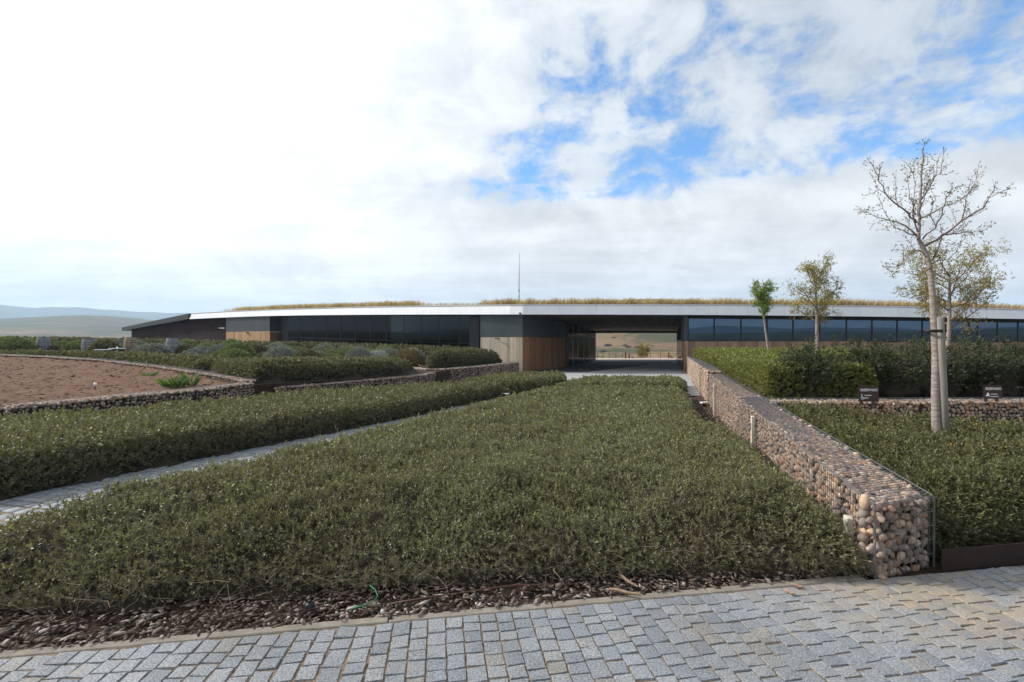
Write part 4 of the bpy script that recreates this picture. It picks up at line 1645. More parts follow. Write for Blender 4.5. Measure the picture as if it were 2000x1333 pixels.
for u in np.linspace(0, 1, 6):
    ws.append((g1(3.11, u, ZT1 + e_ + 0.004), g1(15.6, u, ZT1 + e_ + 0.004)))
for u in np.linspace(0, 1, 11):
    ws.append((g1(3.11, u, -0.01) + N_END * e_, g1(3.11, u, ZT1 + e_) + N_END * e_))
wires_obj(ws, 0.0020, gw)
wires_obj(wtop, 0.0030, gw)
# thicker corner wires
wires_obj([(g1(3.11, 0, -0.01) + N_END * 0.008 + N_LEFT * 0.006, g1(3.11, 0, ZT1 + 0.008) + N_END * 0.008 + N_LEFT * 0.006),
           (g1(3.11, 1, -0.01) + N_END * 0.008 - N_LEFT * 0.006, g1(3.11, 1, ZT1 + 0.008) + N_END * 0.008 - N_LEFT * 0.006),
           (g1(3.11, 1, ZT1 + 0.008) - N_LEFT * 0.006, g1(15.6, 1, ZT1 + 0.008) - N_LEFT * 0.006),
           (g1(3.11, 0, ZT1 + 0.008) + N_LEFT * 0.006, g1(15.6, 0, ZT1 + 0.008) + N_LEFT * 0.006)], 0.0026, gw, 'corner_wire')


def gabion_path(label, pts, width, z0f, z1f, cell, faces='LT', seed=1, wires=True, group=None):
    """gabion following a plan polyline; L = left-hand face when walking, R = right-hand face, T = top, E = start end, F = far end"""
    r = np.random.default_rng(seed)
    pts = [np.array(p, float) for p in pts]
    root = thing('gabion_wall', (float(pts[0][0]), float(pts[0][1]), float(z0f(*pts[0]))), label, 'stone wall', group)
    L, Rr_ = [], []
    for i, p in enumerate(pts):
        d = (pts[min(i + 1, len(pts) - 1)] - pts[max(i - 1, 0)])
        d /= np.linalg.norm(d)
        n = np.array([-d[1], d[0]])
        L.append(p + n * width / 2)
        Rr_.append(p - n * width / 2)
    qs = []
    v3 = lambda p, z: np.array([p[0], p[1], z])
    core = []
    ws_ = []
    for i in range(len(pts) - 1):
        a, b = pts[i], pts[i + 1]
        d = (b - a) / np.linalg.norm(b - a)
        n = np.array([-d[1], d[0], 0])
        za, zb = float(z1f(*a)), float(z1f(*b))
        ba, bb = float(z0f(*a)), float(z0f(*b))
        if 'L' in faces:
            qs.append((v3(L[i], ba), v3(L[i + 1], bb), v3(L[i], za), v3(L[i + 1], zb), n))
        if 'R' in faces:
            qs.append((v3(Rr_[i], ba), v3(Rr_[i + 1], bb), v3(Rr_[i], za), v3(Rr_[i + 1], zb), -n))
        qs.append((v3(Rr_[i], za), v3(Rr_[i + 1], zb), v3(L[i], za), v3(L[i + 1], zb), (0, 0, 1)))
        ins = lambda p, c: p * 0.86 + c * 0.14
        core.append(hexa(*[v3(p, z) for p, z in ((ins(Rr_[i], a), ba), (ins(Rr_[i + 1], b), bb), (ins(L[i + 1], b), bb), (ins(L[i], a), ba))],
                         *[v3(p, z - 0.05) for p, z in ((ins(Rr_[i], a), za), (ins(Rr_[i + 1], b), zb), (ins(L[i + 1], b), zb), (ins(L[i], a), za))]))
        if wires:
            ln = np.linalg.norm(b - a)
            for t in np.arange(0, 1, 0.12 / ln):
                lp, rp = L[i] * (1 - t) + L[i + 1] * t, Rr_[i] * (1 - t) + Rr_[i + 1] * t
                zz_ = za * (1 - t) + zb * t + 0.008
                ws_.append((v3(lp, zz_), v3(rp, zz_)))
            for pa_, pb_ in ((L[i], L[i + 1]), (Rr_[i], Rr_[i + 1])):
                ws_.append((v3(pa_, za + 0.01), v3(pb_, zb + 0.01)))
    if 'E' in faces:
        d = pts[0] - pts[1]
        qs.append((v3(L[0], float(z0f(*pts[0]))), v3(Rr_[0], float(z0f(*pts[0]))), v3(L[0], float(z1f(*pts[0]))), v3(Rr_[0], float(z1f(*pts[0]))), (*d, 0)))
    if 'F' in faces:
        d = pts[-1] - pts[-2]
        qs.append((v3(L[-1], float(z0f(*pts[-1]))), v3(Rr_[-1], float(z0f(*pts[-1]))), v3(L[-1], float(z1f(*pts[-1]))), v3(Rr_[-1], float(z1f(*pts[-1]))), (*d, 0)))
    C, S, Rm = stone_cloud(qs, cell, r)
    o = link('stones', stones_joined(C, S, Rm, ICO1, r), None, root)
    o['kind'] = 'stuff'
    V_, F_ = merge(core)
    link('stone_fill', new_mesh('stone_fill', V_, F_), 'gabion_core', root)
    if wires:
        wires_obj(ws_, 0.0028, root)
    return root


# far half of the long wall, one course higher
mid_ = lambda s: tuple(g1(s, 0.5, 0)[:2])
gabion_path('far higher half of the long stone-filled wall, running up to the building', [mid_(15.72), mid_(19), mid_(24), mid_(32.4)], 0.47,
            lambda x, y: float(p_y(y)), lambda x, y: np.interp(y, [15.7, 32.4], [0.57, 0.50]), 0.095, 'LTE', 51)
# curved edging of the bare bed
E1 = [(-12.7, 6.9), (-10.9, 7.75), (-9.5, 8.65), (-8.95, 10.5), (-8.25, 12.3), (-8.1, 14.2)]
gabion_path('stone-filled edging along the near side of the bare brown bed', E1, 0.45, lambda x, y: float(gz(x, y)), lambda x, y: float(zt(x)) + 0.13, 0.09, 'RTF', 52)
E2 = [(-8.35, 14.65), (-9.8, 15.9), (-11.6, 17.1), (-14.3, 19.0), (-19.6, 22.0), (-23.2, 23.1), (-28, 23.4)]
gabion_path('stone-filled edging along the far side of the bare brown bed', E2, 0.42, lambda x, y: float(zt(x)) - 0.25, lambda x, y: float(zt(x)) + 0.15, 0.09, 'LTE', 53)
E3 = [(-7.9, 15.2), (-6.85, 16.5), (-5.6, 18.5), (-4.3, 20.6), (-3.85, 22.3)]
gabion_path('low stone-filled wall at the foot of the thick terrace hedge', E3, 0.42, lambda x, y: float(gz(x, y)), lambda x, y: 0.09, 0.09, 'RTF', 54)
E4 = [(-5.6, 24.35), (-4.4, 23.75), (-3.4, 24.0), (-2.0, 25.7), (-0.8, 27.8), (0.28, 29.75)]
gabion_path('stone-filled retaining wall below the rounded hedge near the timber block', E4, 0.42, lambda x, y: float(gz(x, y)), lambda x, y: np.interp(y, [23.7, 29.7], [0.17, 0.27]), 0.09, 'RTF', 55)
# low cross wall on the right
gabion_path('low shaded stone-filled cross wall carrying the two brown signs', [(4.95, 9.15), (8.0, 9.2), (14.5, 9.35)], 0.5, lambda x, y: -0.02, lambda x, y: 0.43, 0.08, 'RT', 56)

# pale light posts set against the long wall
for q, (s, z1_, lab) in enumerate([(3.48, 0.27, 'pale enamelled light post nearest the square end of the stone wall'),
                                   (7.35, 0.40, 'pale light post with a grey lens halfway along the near stone wall'),
                                   (13.3, 0.37, 'pale light post just before the step in the long stone wall'),
                                   (19.2, 0.34, 'first pale light post beyond the step in the long stone wall'),
                                   (25.2, 0.30, 'farthest small light post on the long stone wall')]):
    c = g1(s, 0, 0)
    zb = float(p_y(s)) - 0.02
    fw = np.array([GS, 1, 0]) / math.hypot(1, GS)
    root = thing('light_post', (float(c[0]), float(c[1]), zb), lab, 'light post', 'pale light posts along the stone wall')
    box('housing', c + N_LEFT * 0.028 + np.array([0, 0, (zb + z1_) / 2]), (0.075, 0.05, z1_ - zb), 'post_enamel', root, u=fw, v=-N_LEFT, bevel=0.006)
    box('lens', c + N_LEFT * 0.055 + np.array([0, 0, z1_ - 0.16]), (0.04, 0.012, 0.11), 'lens_grey', root, u=fw, v=-N_LEFT)

for lab, px, py, Y_, wd_, rot in (('long low white light fitting on the footpath at the end of the left bed', 985, 771, 18.7, 0.40, 0.35),
                                  ('low white light fitting at the foot of the wall beside its step', 1376, 788, 15.3, 0.30, 0.32)):
    q_ = at(px, py, Y_)
    zg = float(gz(q_.x, Y_))
    root = thing('ground_light', (q_.x, Y_, zg), lab, 'light', 'low white light fittings')
    uu = Vector((math.cos(rot), math.sin(rot), 0))
    vv_ = Vector((-math.sin(rot), math.cos(rot), 0))
    box('fitting_base', (q_.x, Y_, (zg + q_.z) / 2 - 0.03), (0.10, 0.08, max(0.05, q_.z - zg)), 'plastic_black', root, u=uu, v=vv_)
    box('fitting_cap', (q_.x, Y_, q_.z + 0.02), (wd_, 0.13, 0.05), 'white_enamel', root, u=uu, v=vv_, bevel=0.012)
q_ = at(186, 762, 12.0)
zg = zbed(q_.x, 12.0)
root = thing('irrigation_stake', (q_.x, 12.0, zg), 'small brown and white irrigation stake standing in the bare bed', 'stake')
tube('stake_rod', [(q_.x, 12.0, zg - 0.05), (q_.x, 12.0, zg + 0.14)], 0.012, 'pipe_brown', root, 6)
tube('stake_head', [(q_.x, 12.0, zg + 0.10), (q_.x, 12.0, zg + 0.15), (q_.x, 12.0, zg + 0.19)], [0.03, 0.045, 0.02], 'white_enamel', root, 8)

# ------------------------------------------------------------------ sett paving, kerb, steel edging
KU = Vector((1, 0.155, 0)).normalized()
KV = Vector((0.155, -1, 0)).normalized()      # towards the lens
KO = Vector((0, 2.73, 0))
pave = bpy.data.objects.new('sett_pavement', None)
COL.objects.link(pave)
structure(pave)
vv, ff = [], []
bed_v = [KO + KU * a + KV * b for a, b in ((-40, 0.0), (40, 0.0), (40, 30), (-40, 30))]
link('joint_bed', new_mesh('joint_bed', [(v.x, v.y, -0.0065) for v in bed_v], [(3, 2, 1, 0)]), 'joint_sand', pave)

SETT_ME = []
for q in range(10):
    rr = random.Random(300 + q)
    j = lambda s: rr.uniform(-s, s)
    V_ = []
    cor = [(-.5, -.5), (.5, -.5), (.5, .5), (-.5, .5)]
    for x, y in cor:
        V_.append((x * 0.98, y * 0.98, -0.09))
    o4 = [(x + j(.04), y + j(.04)) for x, y in cor]
    for x, y in o4:
        V_.append((x, y, -0.007))
    for x, y in o4:
        V_.append((x * 0.955, y * 0.955, j(.0025)))
    V_.append((j(.1), j(.1), 0.0012))
    F_ = []
    for a in (0, 4):
        for k in range(4):
            k2 = (k + 1) % 4
            F_.append((a + k, a + k2, a + 4 + k2, a + 4 + k))
    for k in range(4):
        F_.append((8 + k, 8 + (k + 1) % 4, 12))
    SETT_ME.append((V_, F_))
SETT_DATA = []
for V_, F_ in SETT_ME:
    me = new_mesh('sett', V_, F_, False)
    me.materials.append(M['granite'])
    SETT_DATA.append(me)


def lean(u):
    return float(np.interp(u, [-3.0, -1.6, -0.7, 3.5], [0.22, 0.16, 0.0, 0.0]))


rs = random.Random(17)
setts = []
u = -4.2
while u < 5.2:
    wcol = rs.uniform(0.090, 0.106)
    v = rs.uniform(-0.02, 0.01) + 0.006
    while v < 1.35:
        l = rs.choice([rs.uniform(0.070, 0.10), rs.uniform(0.075, 0.105), rs.uniform(0.08, 0.11), rs.uniform(0.105, 0.135)])
        if v < 0.0:
            v = 0.004
        vc = v + l / 2
        uc = u + wcol / 2
        p = KO + KU * (uc - lean(uc) * vc) + KV * vc
        setts.append((p.x, p.y, wcol - 0.007, l - 0.007, math.atan2(KU.y, KU.x) + math.atan(lean(uc)) * -0.6 + rs.gauss(0, 0.035), rs.gauss(0, 0.0012), rs.gauss(0, 0.006), rs.gauss(0, 0.006)))
        v += l
    u += wcol


def in_view(x, y):
    if y < 1.6:
        return 0
    ix = 1000 + F * x / y
    iy = 666.5 + F * EYE / y
    return int(-40 < ix < 2040 and iy < 1375)


setts.sort(key=lambda s: (-in_view(s[0], s[1]), s[1]))
SV, SF, ST = [], [], []
for q, (x, y, wx, ly, rz, dz, tx, ty) in enumerate(setts):
    mw = Matrix.Translation((x, y, dz)) @ Matrix.Rotation(rz, 4, 'Z') @ Matrix.Rotation(tx, 4, 'X') @ Matrix.Rotation(ty, 4, 'Y') @ Matrix.Diagonal((wx, ly, 1, 1))
    if q < 300:
        o = bpy.data.objects.new('sett', SETT_DATA[q % 10])
        COL.objects.link(o)
        o.matrix_basis = mw
        o.parent = pave
    else:
        V_, F_ = SETT_ME[q % 10]
        n = len(SV)
        SV += [tuple(mw @ Vector(v)) for v in V_]
        SF += [tuple(i + n for i in f) for f in F_]
        t = rs.random()
        ST += [t] * len(F_)
me = new_mesh('setts', SV, SF, False)
a = me.attributes.new('tint', 'FLOAT', 'FACE')
a.data.foreach_set('value', ST)
o = link('setts', me, 'granite', pave)
o['kind'] = 'stuff'

# kerb stones
rk = random.Random(3)
k = -4.6
while k < 2.35:
    ln = min(rk.uniform(0.95, 1.02), 2.42 - k)
    c = KO + KU * (k + ln / 2) - KV * 0.036
    box('kerb_stone', (c.x, c.y, -0.0615 + rk.uniform(-0.002, 0.002)), (ln - 0.004, 0.062, 0.12), 'kerb_concrete', pave, u=KU, v=-KV, bevel=0.006)
    k += ln
# steel edging right of the wall
c0 = KO + KU * 3.05
c1 = KO + KU * 7.5
tag(box('steel_edging', ((c0 + c1) / 2) - KV * 0.03 + Vector((0, 0, 0.055)), ((c1 - c0).length, 0.008, 0.17), 'corten_steel', u=KU, v=-KV),
    'dark rusty steel edging strip along the right-hand bed', 'edging')

# setts of the footpath (small in view): one mass of real pieces
SV, SF, ST = [], [], []
rp = random.Random(23)
pl, pr = np.array(PATH_L), np.array(PATH_R)
yy = 3.9
while yy < 15.0:
    xl = np.interp(yy, pl[:, 1], pl[:, 0])
    xr = np.interp(yy, pr[:, 1], pr[:, 0])
    row = rp.uniform(0.095, 0.13)
    x = xl + rp.uniform(0, 0.05)
    while x < xr:
        wx = rp.uniform(0.10, 0.20)
        mw = Matrix.Translation((x + wx / 2, yy + row / 2 + (x - xl) * -0.25, float(gz(x, yy)) + 0.006 + rp.gauss(0, 0.003))) @ Matrix.Rotation(-0.24 + rp.gauss(0, 0.02), 4, 'Z') @ Matrix.Diagonal((wx - 0.011, row - 0.011, 1, 1))
        V_, F_ = SETT_ME[rp.randrange(10)]
        n = len(SV)
        SV += [tuple(mw @ Vector(v)) for v in V_]
        SF += [tuple(i + n for i in f) for f in F_]
        t = rp.random() * 0.85
        ST += [t] * len(F_)
        x += wx
    yy += row
me = new_mesh('path_setts', SV, SF, True)
a = me.attributes.new('tint', 'FLOAT', 'FACE')
a.data.foreach_set('value', ST)
o = link('path_setts', me, 'granite', path_o)
o['kind'] = 'stuff'

# ------------------------------------------------------------------ bark mulch and litter in front of the central bed
r = np.random.default_rng(61)


def chips(n, fx, size, seed):
    r = np.random.default_rng(seed)
    base = np.array([(-1, -.5, 0), (-.6, -.55, .5), (.5, -.5, .4), (1, -.2, 0), (.9, .5, .1), (0, .6, .35), (-.8, .45, .3), (0, 0, .75), (0, 0, -.6)])
    fcs = np.array([(0, 1, 7), (1, 2, 7), (2, 3, 7), (3, 4, 7), (4, 5, 7), (5, 6, 7), (6, 0, 7), (1, 0, 8), (2, 1, 8), (3, 2, 8), (4, 3, 8), (5, 4, 8), (6, 5, 8), (0, 6, 8)])
    P = fx(n, r)
    sz = size(n, r)
    S = np.stack([sz, sz * r.uniform(0.4, 0.8, n), sz * r.uniform(0.18, 0.45, n)], 1)
    V_ = base[None] * S[:, None, :] * (1 + r.normal(0, 0.16, (n, 9, 1)))
    a = r.uniform(0, 6.28, n)
    tx = r.normal(0, 0.35, n)
    ca, sa, ct, st_ = np.cos(a), np.sin(a), np.cos(tx), np.sin(tx)
    x, y, z = V_[..., 0], V_[..., 1], V_[..., 2]
    y2 = y * ct[:, None] - z * st_[:, None]
    z2 = y * st_[:, None] + z * ct[:, None]
    V_ = np.stack([x * ca[:, None] - y2 * sa[:, None], x * sa[:, None] + y2 * ca[:, None], z2], 2) + P[:, None, :]
    F_ = fcs[None] + (np.arange(n) * 9)[:, None, None]
    T = np.repeat(r.uniform(0, 1, n) ** 1.3, len(fcs))
    return V_.reshape(-1, 3), F_.reshape(-1, 3), T


def strip_pos(n, r):
    X = r.uniform(-3.6, 2.35, n)
    d = 0.05 + np.abs(r.normal(0, 0.27, n))
    Y = 2.73 + 0.155 * X + d
    return np.stack([X, Y, gz(X, Y) - 0.02 + r.uniform(0, 0.03, n)], 1)


def gap_pos(n, r):
    Y = r.uniform(6.5, 15, n)
    X = GX0 + GS * (Y - GY0) - np.abs(r.normal(0.25, 0.25, n))
    return np.stack([X, Y, gz(X, Y) - 0.01 + r.uniform(0, 0.02, n)], 1)


V1, F1, T1 = chips(5200, strip_pos, lambda n, r: np.clip(r.lognormal(-4.2, 0.45, n), 0.006, 0.045), 62)
V2, F2, T2 = chips(1200, gap_pos, lambda n, r: np.clip(r.lognormal(-3.7, 0.4, n), 0.01, 0.05), 63)
o = stuff(link('bark_mulch', fast_mesh('bark_mulch', np.concatenate([V1, V2]), np.concatenate([F1, F2 + len(V1)]), np.concatenate([T1, T2])), 'bark_chip'))
o['label'] = 'loose bark chips scattered along the kerb in front of the clipped bed'
o['category'] = 'mulch'


def bed_pos(n, r):
    X = r.uniform(-30, -8, n * 3)
    Y = r.uniform(7.6, 23, n * 3)
    k_ = inside(BED, X, Y)
    X, Y = X[k_][:n], Y[k_][:n]
    return np.stack([X, Y, zt(X) + 0.03 + r.uniform(0, 0.03, len(X))], 1)


Vc = bed_pos(4200, np.random.default_rng(64))
V3, F3, T3 = chips(len(Vc), lambda n, r: Vc, lambda n, r: np.clip(r.lognormal(-3.35, 0.4, n), 0.02, 0.085), 65)
o = stuff(link('soil_clods', fast_mesh('soil_clods', V3, F3, T3), 'tilled_soil'))
o['label'] = 'lumps of dry brown earth over the bare bed'
o['category'] = 'soil'


def ground_at(x, y):
    Y = F * EYE / (y - 666.5)
    return Vector(((x - 1000) / F * Y, Y, 0))


def splinter(label, x0, y0, x1, y1, rad, z=0.02):
    a_, b_ = ground_at(x0, y0), ground_at(x1, y1)
    a_.z = b_.z = z
    d = (b_ - a_)
    pts = [a_ + d * t + Vector((0, 0, 0.004 * math.sin(t * 9))) for t in (0, 0.25, 0.6, 0.85, 1)]
    o = tube('wood_splinter', pts, [rad * 0.5, rad, rad * 0.9, rad * 0.6, rad * 0.2], 'split_wood', None, 5, False)
    return tag(o, label, 'wood', 'split wood pieces on the mulch')


splinter('pale split wood piece lying on the kerb under the bed', 1190, 1158, 1255, 1171, 0.012, 0.025)
splinter('brown split stick leaning in the mulch behind the kerb', 1207, 1130, 1246, 1157, 0.010, 0.03)
splinter('reddish bark strip lying on the setts near the stone wall', 1545, 1146, 1572, 1153, 0.012, 0.015)
splinter('short dark bark strip lying on the setts in front of the kerb', 1532, 1157, 1555, 1166, 0.008, 0.012)
gpts = [ground_at(x, y) for x, y in ((683, 1197), (705, 1194), (728, 1190), (738, 1181), (733, 1171), (722, 1166))]
tag(tube('plastic_cord', [Vector((p.x, p.y, 0.02 + 0.01 * i)) for i, p in enumerate(gpts)], 0.0035, 'cord_green', None, 6), 'bright green plastic cord curling out of the mulch', 'cord')
dpts = [ground_at(x, y) for x, y in ((760, 1182), (830, 1172), (900, 1158), (960, 1150), (1010, 1147), (1070, 1143), (1130, 1140))]
tag(tube('drip_pipe', [Vector((p.x, p.y, 0.004 + 0.008 * math.sin(i * 2.0))) for i, p in enumerate(dpts)], 0.0065, 'pipe_brown', None, 7), 'thin brown irrigation pipe lying along the mulch', 'pipe')
pb = ground_at(747, 1200)
bm = bmesh.new()
bmesh.ops.create_icosphere(bm, subdivisions=2, radius=1, matrix=Matrix.Translation((pb.x, pb.y, 0.014)) @ Matrix.Diagonal((0.012, 0.010, 0.016, 1)))
me = bpy.data.meshes.new('pebble')
bm.to_mesh(me)
bm.free()
me.polygons.foreach_set('use_smooth', [True] * len(me.polygons))
tag(link('pebble', me, 'pebble_white'), 'single small white pebble at the edge of the mulch', 'pebble')
pb = ground_at(605, 1192)
root = thing('sprinkler_head', (pb.x, pb.y, 0), 'black plastic sprinkler valve half buried in the mulch', 'sprinkler')
tube('valve_body', [(pb.x, pb.y, -0.03), (pb.x, pb.y, 0.035), (pb.x, pb.y, 0.045)], [0.028, 0.028, 0.020], 'plastic_black', root, 10)
tube('nozzle', [(pb.x, pb.y, 0.045), (pb.x, pb.y, 0.06)], 0.010, 'plastic_black', root, 8)

# ------------------------------------------------------------------ the long low building
FX = [238, 370, 450, 520, 600, 700, 800, 900, 1000, 1200, 1400, 1600, 1800, 2000, 2200]
FT = [616, 612, 607.5, 604.5, 602, 599, 597.3, 596, 594.8, 594.3, 594.8, 595.8, 598.7, 603.5, 609]
FB = [627, 623.6, 620, 617.6, 616.2, 615.3, 614.9, 614.6, 614.6, 614.8, 615.7, 617.5, 620, 623.5, 627]


def yfac(X):
    t = (0.77 - X) / 0.2
    sp = math.log1p(math.exp(t)) * 0.2 if t < 30 else t * 0.2
    return 32.95 + 0.55 * sp


def zfac(X):
    Y = yfac(X)
    x = 1000 + F * X / Y
    return EYE + (666.5 - np.interp(x, FX, FT)) / F * Y, EYE + (666.5 - np.interp(x, FX, FB)) / F * Y


def tangent(X):
    d = Vector((1, (yfac(X + 0.05) - yfac(X - 0.05)) / 0.1, 0)).normalized()
    return d, Vector((-d.y, d.x, 0))      # along, inward (away from the lens)


bld = thing('winery_building', (0.77, 33.0, -0.65), 'long low modern building with grass roof, pale metal roof edge, glass and timber walls', 'building')

# roof edge panels, one by one
X = -38.0
rf_panels = []
while X < 42:
    d, n = tangent(X)
    X2 = X + 2.7 * d.x
    if X < 0.5 and X2 > 0.5:
        X2 = 0.77
    pts = []
    for xx in (X + 0.006 * d.x, X2 - 0.006 * d.x):
        zt_, zb_ = zfac(xx)
        d2, n2_ = tangent(xx)
        b = Vector((xx, yfac(xx), 0))
        pts.append((b, n2_, zt_ - 0.07, zb_))
    (b0, n0, t0, z0), (b1, n1_, t1, z1) = pts
    up = Vector((0, 0, 1))
    vv, ff = hexa(b0 + up * z0, b1 + up * z1, b1 + up * z1 + n1_ * 0.12, b0 + up * z0 + n0 * 0.12,
                  b0 + up * t0 + n0 * 0.20, b1 + up * t1 + n1_ * 0.20, b1 + up * t1 + n1_ * 0.27, b0 + up * t0 + n0 * 0.27)
    o = link('roof_edge_panel', new_mesh('roof_edge_panel', vv, ff), 'fascia_metal', bld)
    # drip trim above
    vv, ff = hexa(b0 + up * (t0 + 0.012) + n0 * 0.16, b1 + up * (t1 + 0.012) + n1_ * 0.16, b1 + up * (t1 + 0.012) + n1_ * 0.5, b0 + up * (t0 + 0.012) + n0 * 0.5,
                  b0 + up * (t0 + 0.07) + n0 * 0.16, b1 + up * (t1 + 0.07) + n1_ * 0.16, b1 + up * (t1 + 0.075) + n1_ * 0.5, b0 + up * (t0 + 0.075) + n0 * 0.5)
    link('roof_trim', new_mesh('roof_trim', vv, ff), 'fascia_metal', bld)
    X = X2

# roof shell (earth on top, dark underside)
V_, F_ = [], []
xl = list(np.arange(-38, 42.1, 1.0))
offs = [(0.28, -0.10), (0.50, -0.01), (3.0, 0.12), (12.0, 0.45), (21.0, 0.2), (21.0, -0.85)]
for xx in xl:
    d, n = tangent(xx)
    zt_, zb_ = zfac(xx)
    b = Vector((xx, yfac(xx), 0))
    wl = np.clip((0.77 - xx) / 12, 0, 1)
    dirn = Vector((0.36, 1, 0)).normalized() if xx > -1 else Vector((0.36, 1, 0)).normalized()
    for k_, (f_, dz) in enumerate(offs):
        q = b + n * f_ if f_ < 1 else b + dirn * f_
        if k_ == 5:
            V_.append((q.x, q.y, zb_ - 0.62))
        elif k_ == 4:
            V_.append((q.x, q.y, zt_ - 0.9))
        else:
            V_.append((q.x, q.y, zt_ + dz))
nO = len(offs)
for i in range(len(xl) - 1):
    for k_ in range(nO - 1):
        a = i * nO + k_
        F_.append((a, a + nO, a + nO + 1, a + 1))
link('roof_shell', new_mesh('roof_shell', V_, F_, False), 'roof_earth', bld)
# plain dark soffit behind the roof edge, left wing and right wing
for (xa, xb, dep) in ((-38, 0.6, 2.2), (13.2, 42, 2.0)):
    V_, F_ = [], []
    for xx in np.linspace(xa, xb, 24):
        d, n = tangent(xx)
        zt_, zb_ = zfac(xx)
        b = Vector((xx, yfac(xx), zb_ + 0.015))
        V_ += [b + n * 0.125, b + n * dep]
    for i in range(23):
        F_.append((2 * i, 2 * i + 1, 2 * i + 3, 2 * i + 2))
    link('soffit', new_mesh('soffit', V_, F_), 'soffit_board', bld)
# boarded soffit of the passage, board by board
AX = Vector((0.335, 1, 0))
sb_w = 0.30
xx = 0.55
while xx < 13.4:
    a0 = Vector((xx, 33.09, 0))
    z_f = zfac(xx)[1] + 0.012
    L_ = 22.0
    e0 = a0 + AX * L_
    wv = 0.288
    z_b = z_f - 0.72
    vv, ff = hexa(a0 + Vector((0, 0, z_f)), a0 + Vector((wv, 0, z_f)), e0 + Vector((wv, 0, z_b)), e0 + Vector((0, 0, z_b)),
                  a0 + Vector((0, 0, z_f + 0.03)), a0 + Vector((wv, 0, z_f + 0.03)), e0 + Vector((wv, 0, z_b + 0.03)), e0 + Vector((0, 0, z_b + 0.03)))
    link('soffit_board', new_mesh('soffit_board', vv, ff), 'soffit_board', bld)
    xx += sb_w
vv, ff = hexa(Vector((0.5, 33.1, 3.56)), Vector((13.6, 33.1, 3.56)), Vector((20.8, 55.1, 2.80)), Vector((7.8, 55.1, 2.80)),
              Vector((0.5, 33.1, 3.64)), Vector((13.6, 33.1, 3.64)), Vector((20.8, 55.1, 2.9)), Vector((7.8, 55.1, 2.9)))
link('soffit_deck', new_mesh('soffit_deck', vv, ff), 'interior_dark', bld)


def wall_quad(name, p0, p1, z0, z1, thick, material, z1b=None, parent=bld, z0b=None):
    """upright slab from plan point p0 to p1, extends 'thick' to the left of the walking direction"""
    p0, p1 = Vector((*p0, 0)), Vector((*p1, 0))
    d = (p1 - p0).normalized()
    n = Vector((-d.y, d.x, 0)) * thick
    z1b = z1 if z1b is None else z1b
    z0b = z0 if z0b is None else z0b
    u3 = Vector((0, 0, 1))
    vv, ff = hexa(p0 + u3 * z0, p1 + u3 * z0b, p1 + n + u3 * z0b, p0 + n + u3 * z0, p0 + u3 * z1, p1 + u3 * z1b, p1 + n + u3 * z1b, p0 + n + u3 * z1)
    return link(name, new_mesh(name, vv, ff), material, parent)


def boards(p0, p1, z0, z1, wd, material, name='cladding_board', thick=0.03, gap=0.008):
    p0, p1 = Vector(p0), Vector(p1)
    ln = (p1 - p0).length
    n = max(1, int(round(ln / wd)))
    rb = random.Random(int(ln * 100) + len(material))
    for k_ in range(n):
        a_ = p0 + (p1 - p0) * ((k_) / n)
        b_ = p0 + (p1 - p0) * ((k_ + 1) / n)
        dd = (p1 - p0).normalized()
        off = Vector((-dd.y, dd.x)) * rb.uniform(0, 0.006)
        wall_quad(name, (a_ + dd * gap / 2 + off)[:2], (b_ - dd * gap / 2 + off)[:2], z0, z1, thick, material)


def on_line(x, off):
    """plan point on the left facade line shifted inward by off, seen at picture column x"""
    t = (x - 1000) / F
    d, n = tangent(-15)
    # Y = 33.37 - .55 X (+ off along normal)
    c = 33.373 + off * math.sqrt(1 + 0.55 ** 2)
    Y = c / (1 + 0.55 * t)
    return (t * Y, Y)


# timber block beside the passage
B0, B1, B2 = on_line(937.5, 0.16), on_line(1020.5, 0.30), (4.75, 40.1)
SPL = 1.88
boards(B0, B1, -0.7, SPL, 0.25, 'weathered_board')
boards(B1, B2, -0.7, SPL, 0.22, 'brown_board')
d_, n_ = tangent(-15)
wall_quad('upper_panel', B0, B1, SPL + 0.012, zfac(-2.0)[1] + 0.02, 0.05, 'slate_panel')
wall_quad('upper_panel', B1, B2, SPL + 0.012, 3.5, 0.05, 'slate_panel', 3.2)
B0b = (B0[0] + n_.x * 4, B0[1] + n_.y * 4)
wall_quad('return_wall', B0b, B0, -0.3, 4.0, 0.05, 'frame_black')
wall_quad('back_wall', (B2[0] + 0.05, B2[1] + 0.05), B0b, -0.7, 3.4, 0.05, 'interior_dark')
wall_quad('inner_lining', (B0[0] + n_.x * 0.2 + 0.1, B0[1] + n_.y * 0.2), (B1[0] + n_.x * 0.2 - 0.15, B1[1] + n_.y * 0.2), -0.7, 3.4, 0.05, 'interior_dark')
lp = Vector((*on_line(971, 0.10), 1.80))
box('wall_lamp', lp, (0.30, 0.10, 0.07), 'frame_black', bld, u=(d_.x, d_.y, 0), v=(n_.x, n_.y, 0))

# second timber block on the left
C0, C1 = on_line(441.5, 0.14), on_line(527, 0.14)
C2 = (C1[0] + n_.x * 3.2, C1[1] + n_.y * 3.2)
boards(C0, C1, 0.3, 2.60, 0.42, 'honey_board')
boards(C1, C2, 0.3, 2.56, 0.42, 'brown_board')
wall_quad('upper_panel', C0, C1, 2.612, zfac(C0[0])[1] + 0.05, 0.05, 'slate_panel', zfac(C1[0])[1] + 0.1)
wall_quad('upper_panel', C1, C2, 2.572, 4.5, 0.05, 'slate_panel')
lp = Vector((*on_line(483, 0.10), 2.50))
box('wall_lamp', lp, (0.40, 0.12, 0.09), 'frame_black', bld, u=(d_.x, d_.y, 0), v=(n_.x, n_.y, 0))

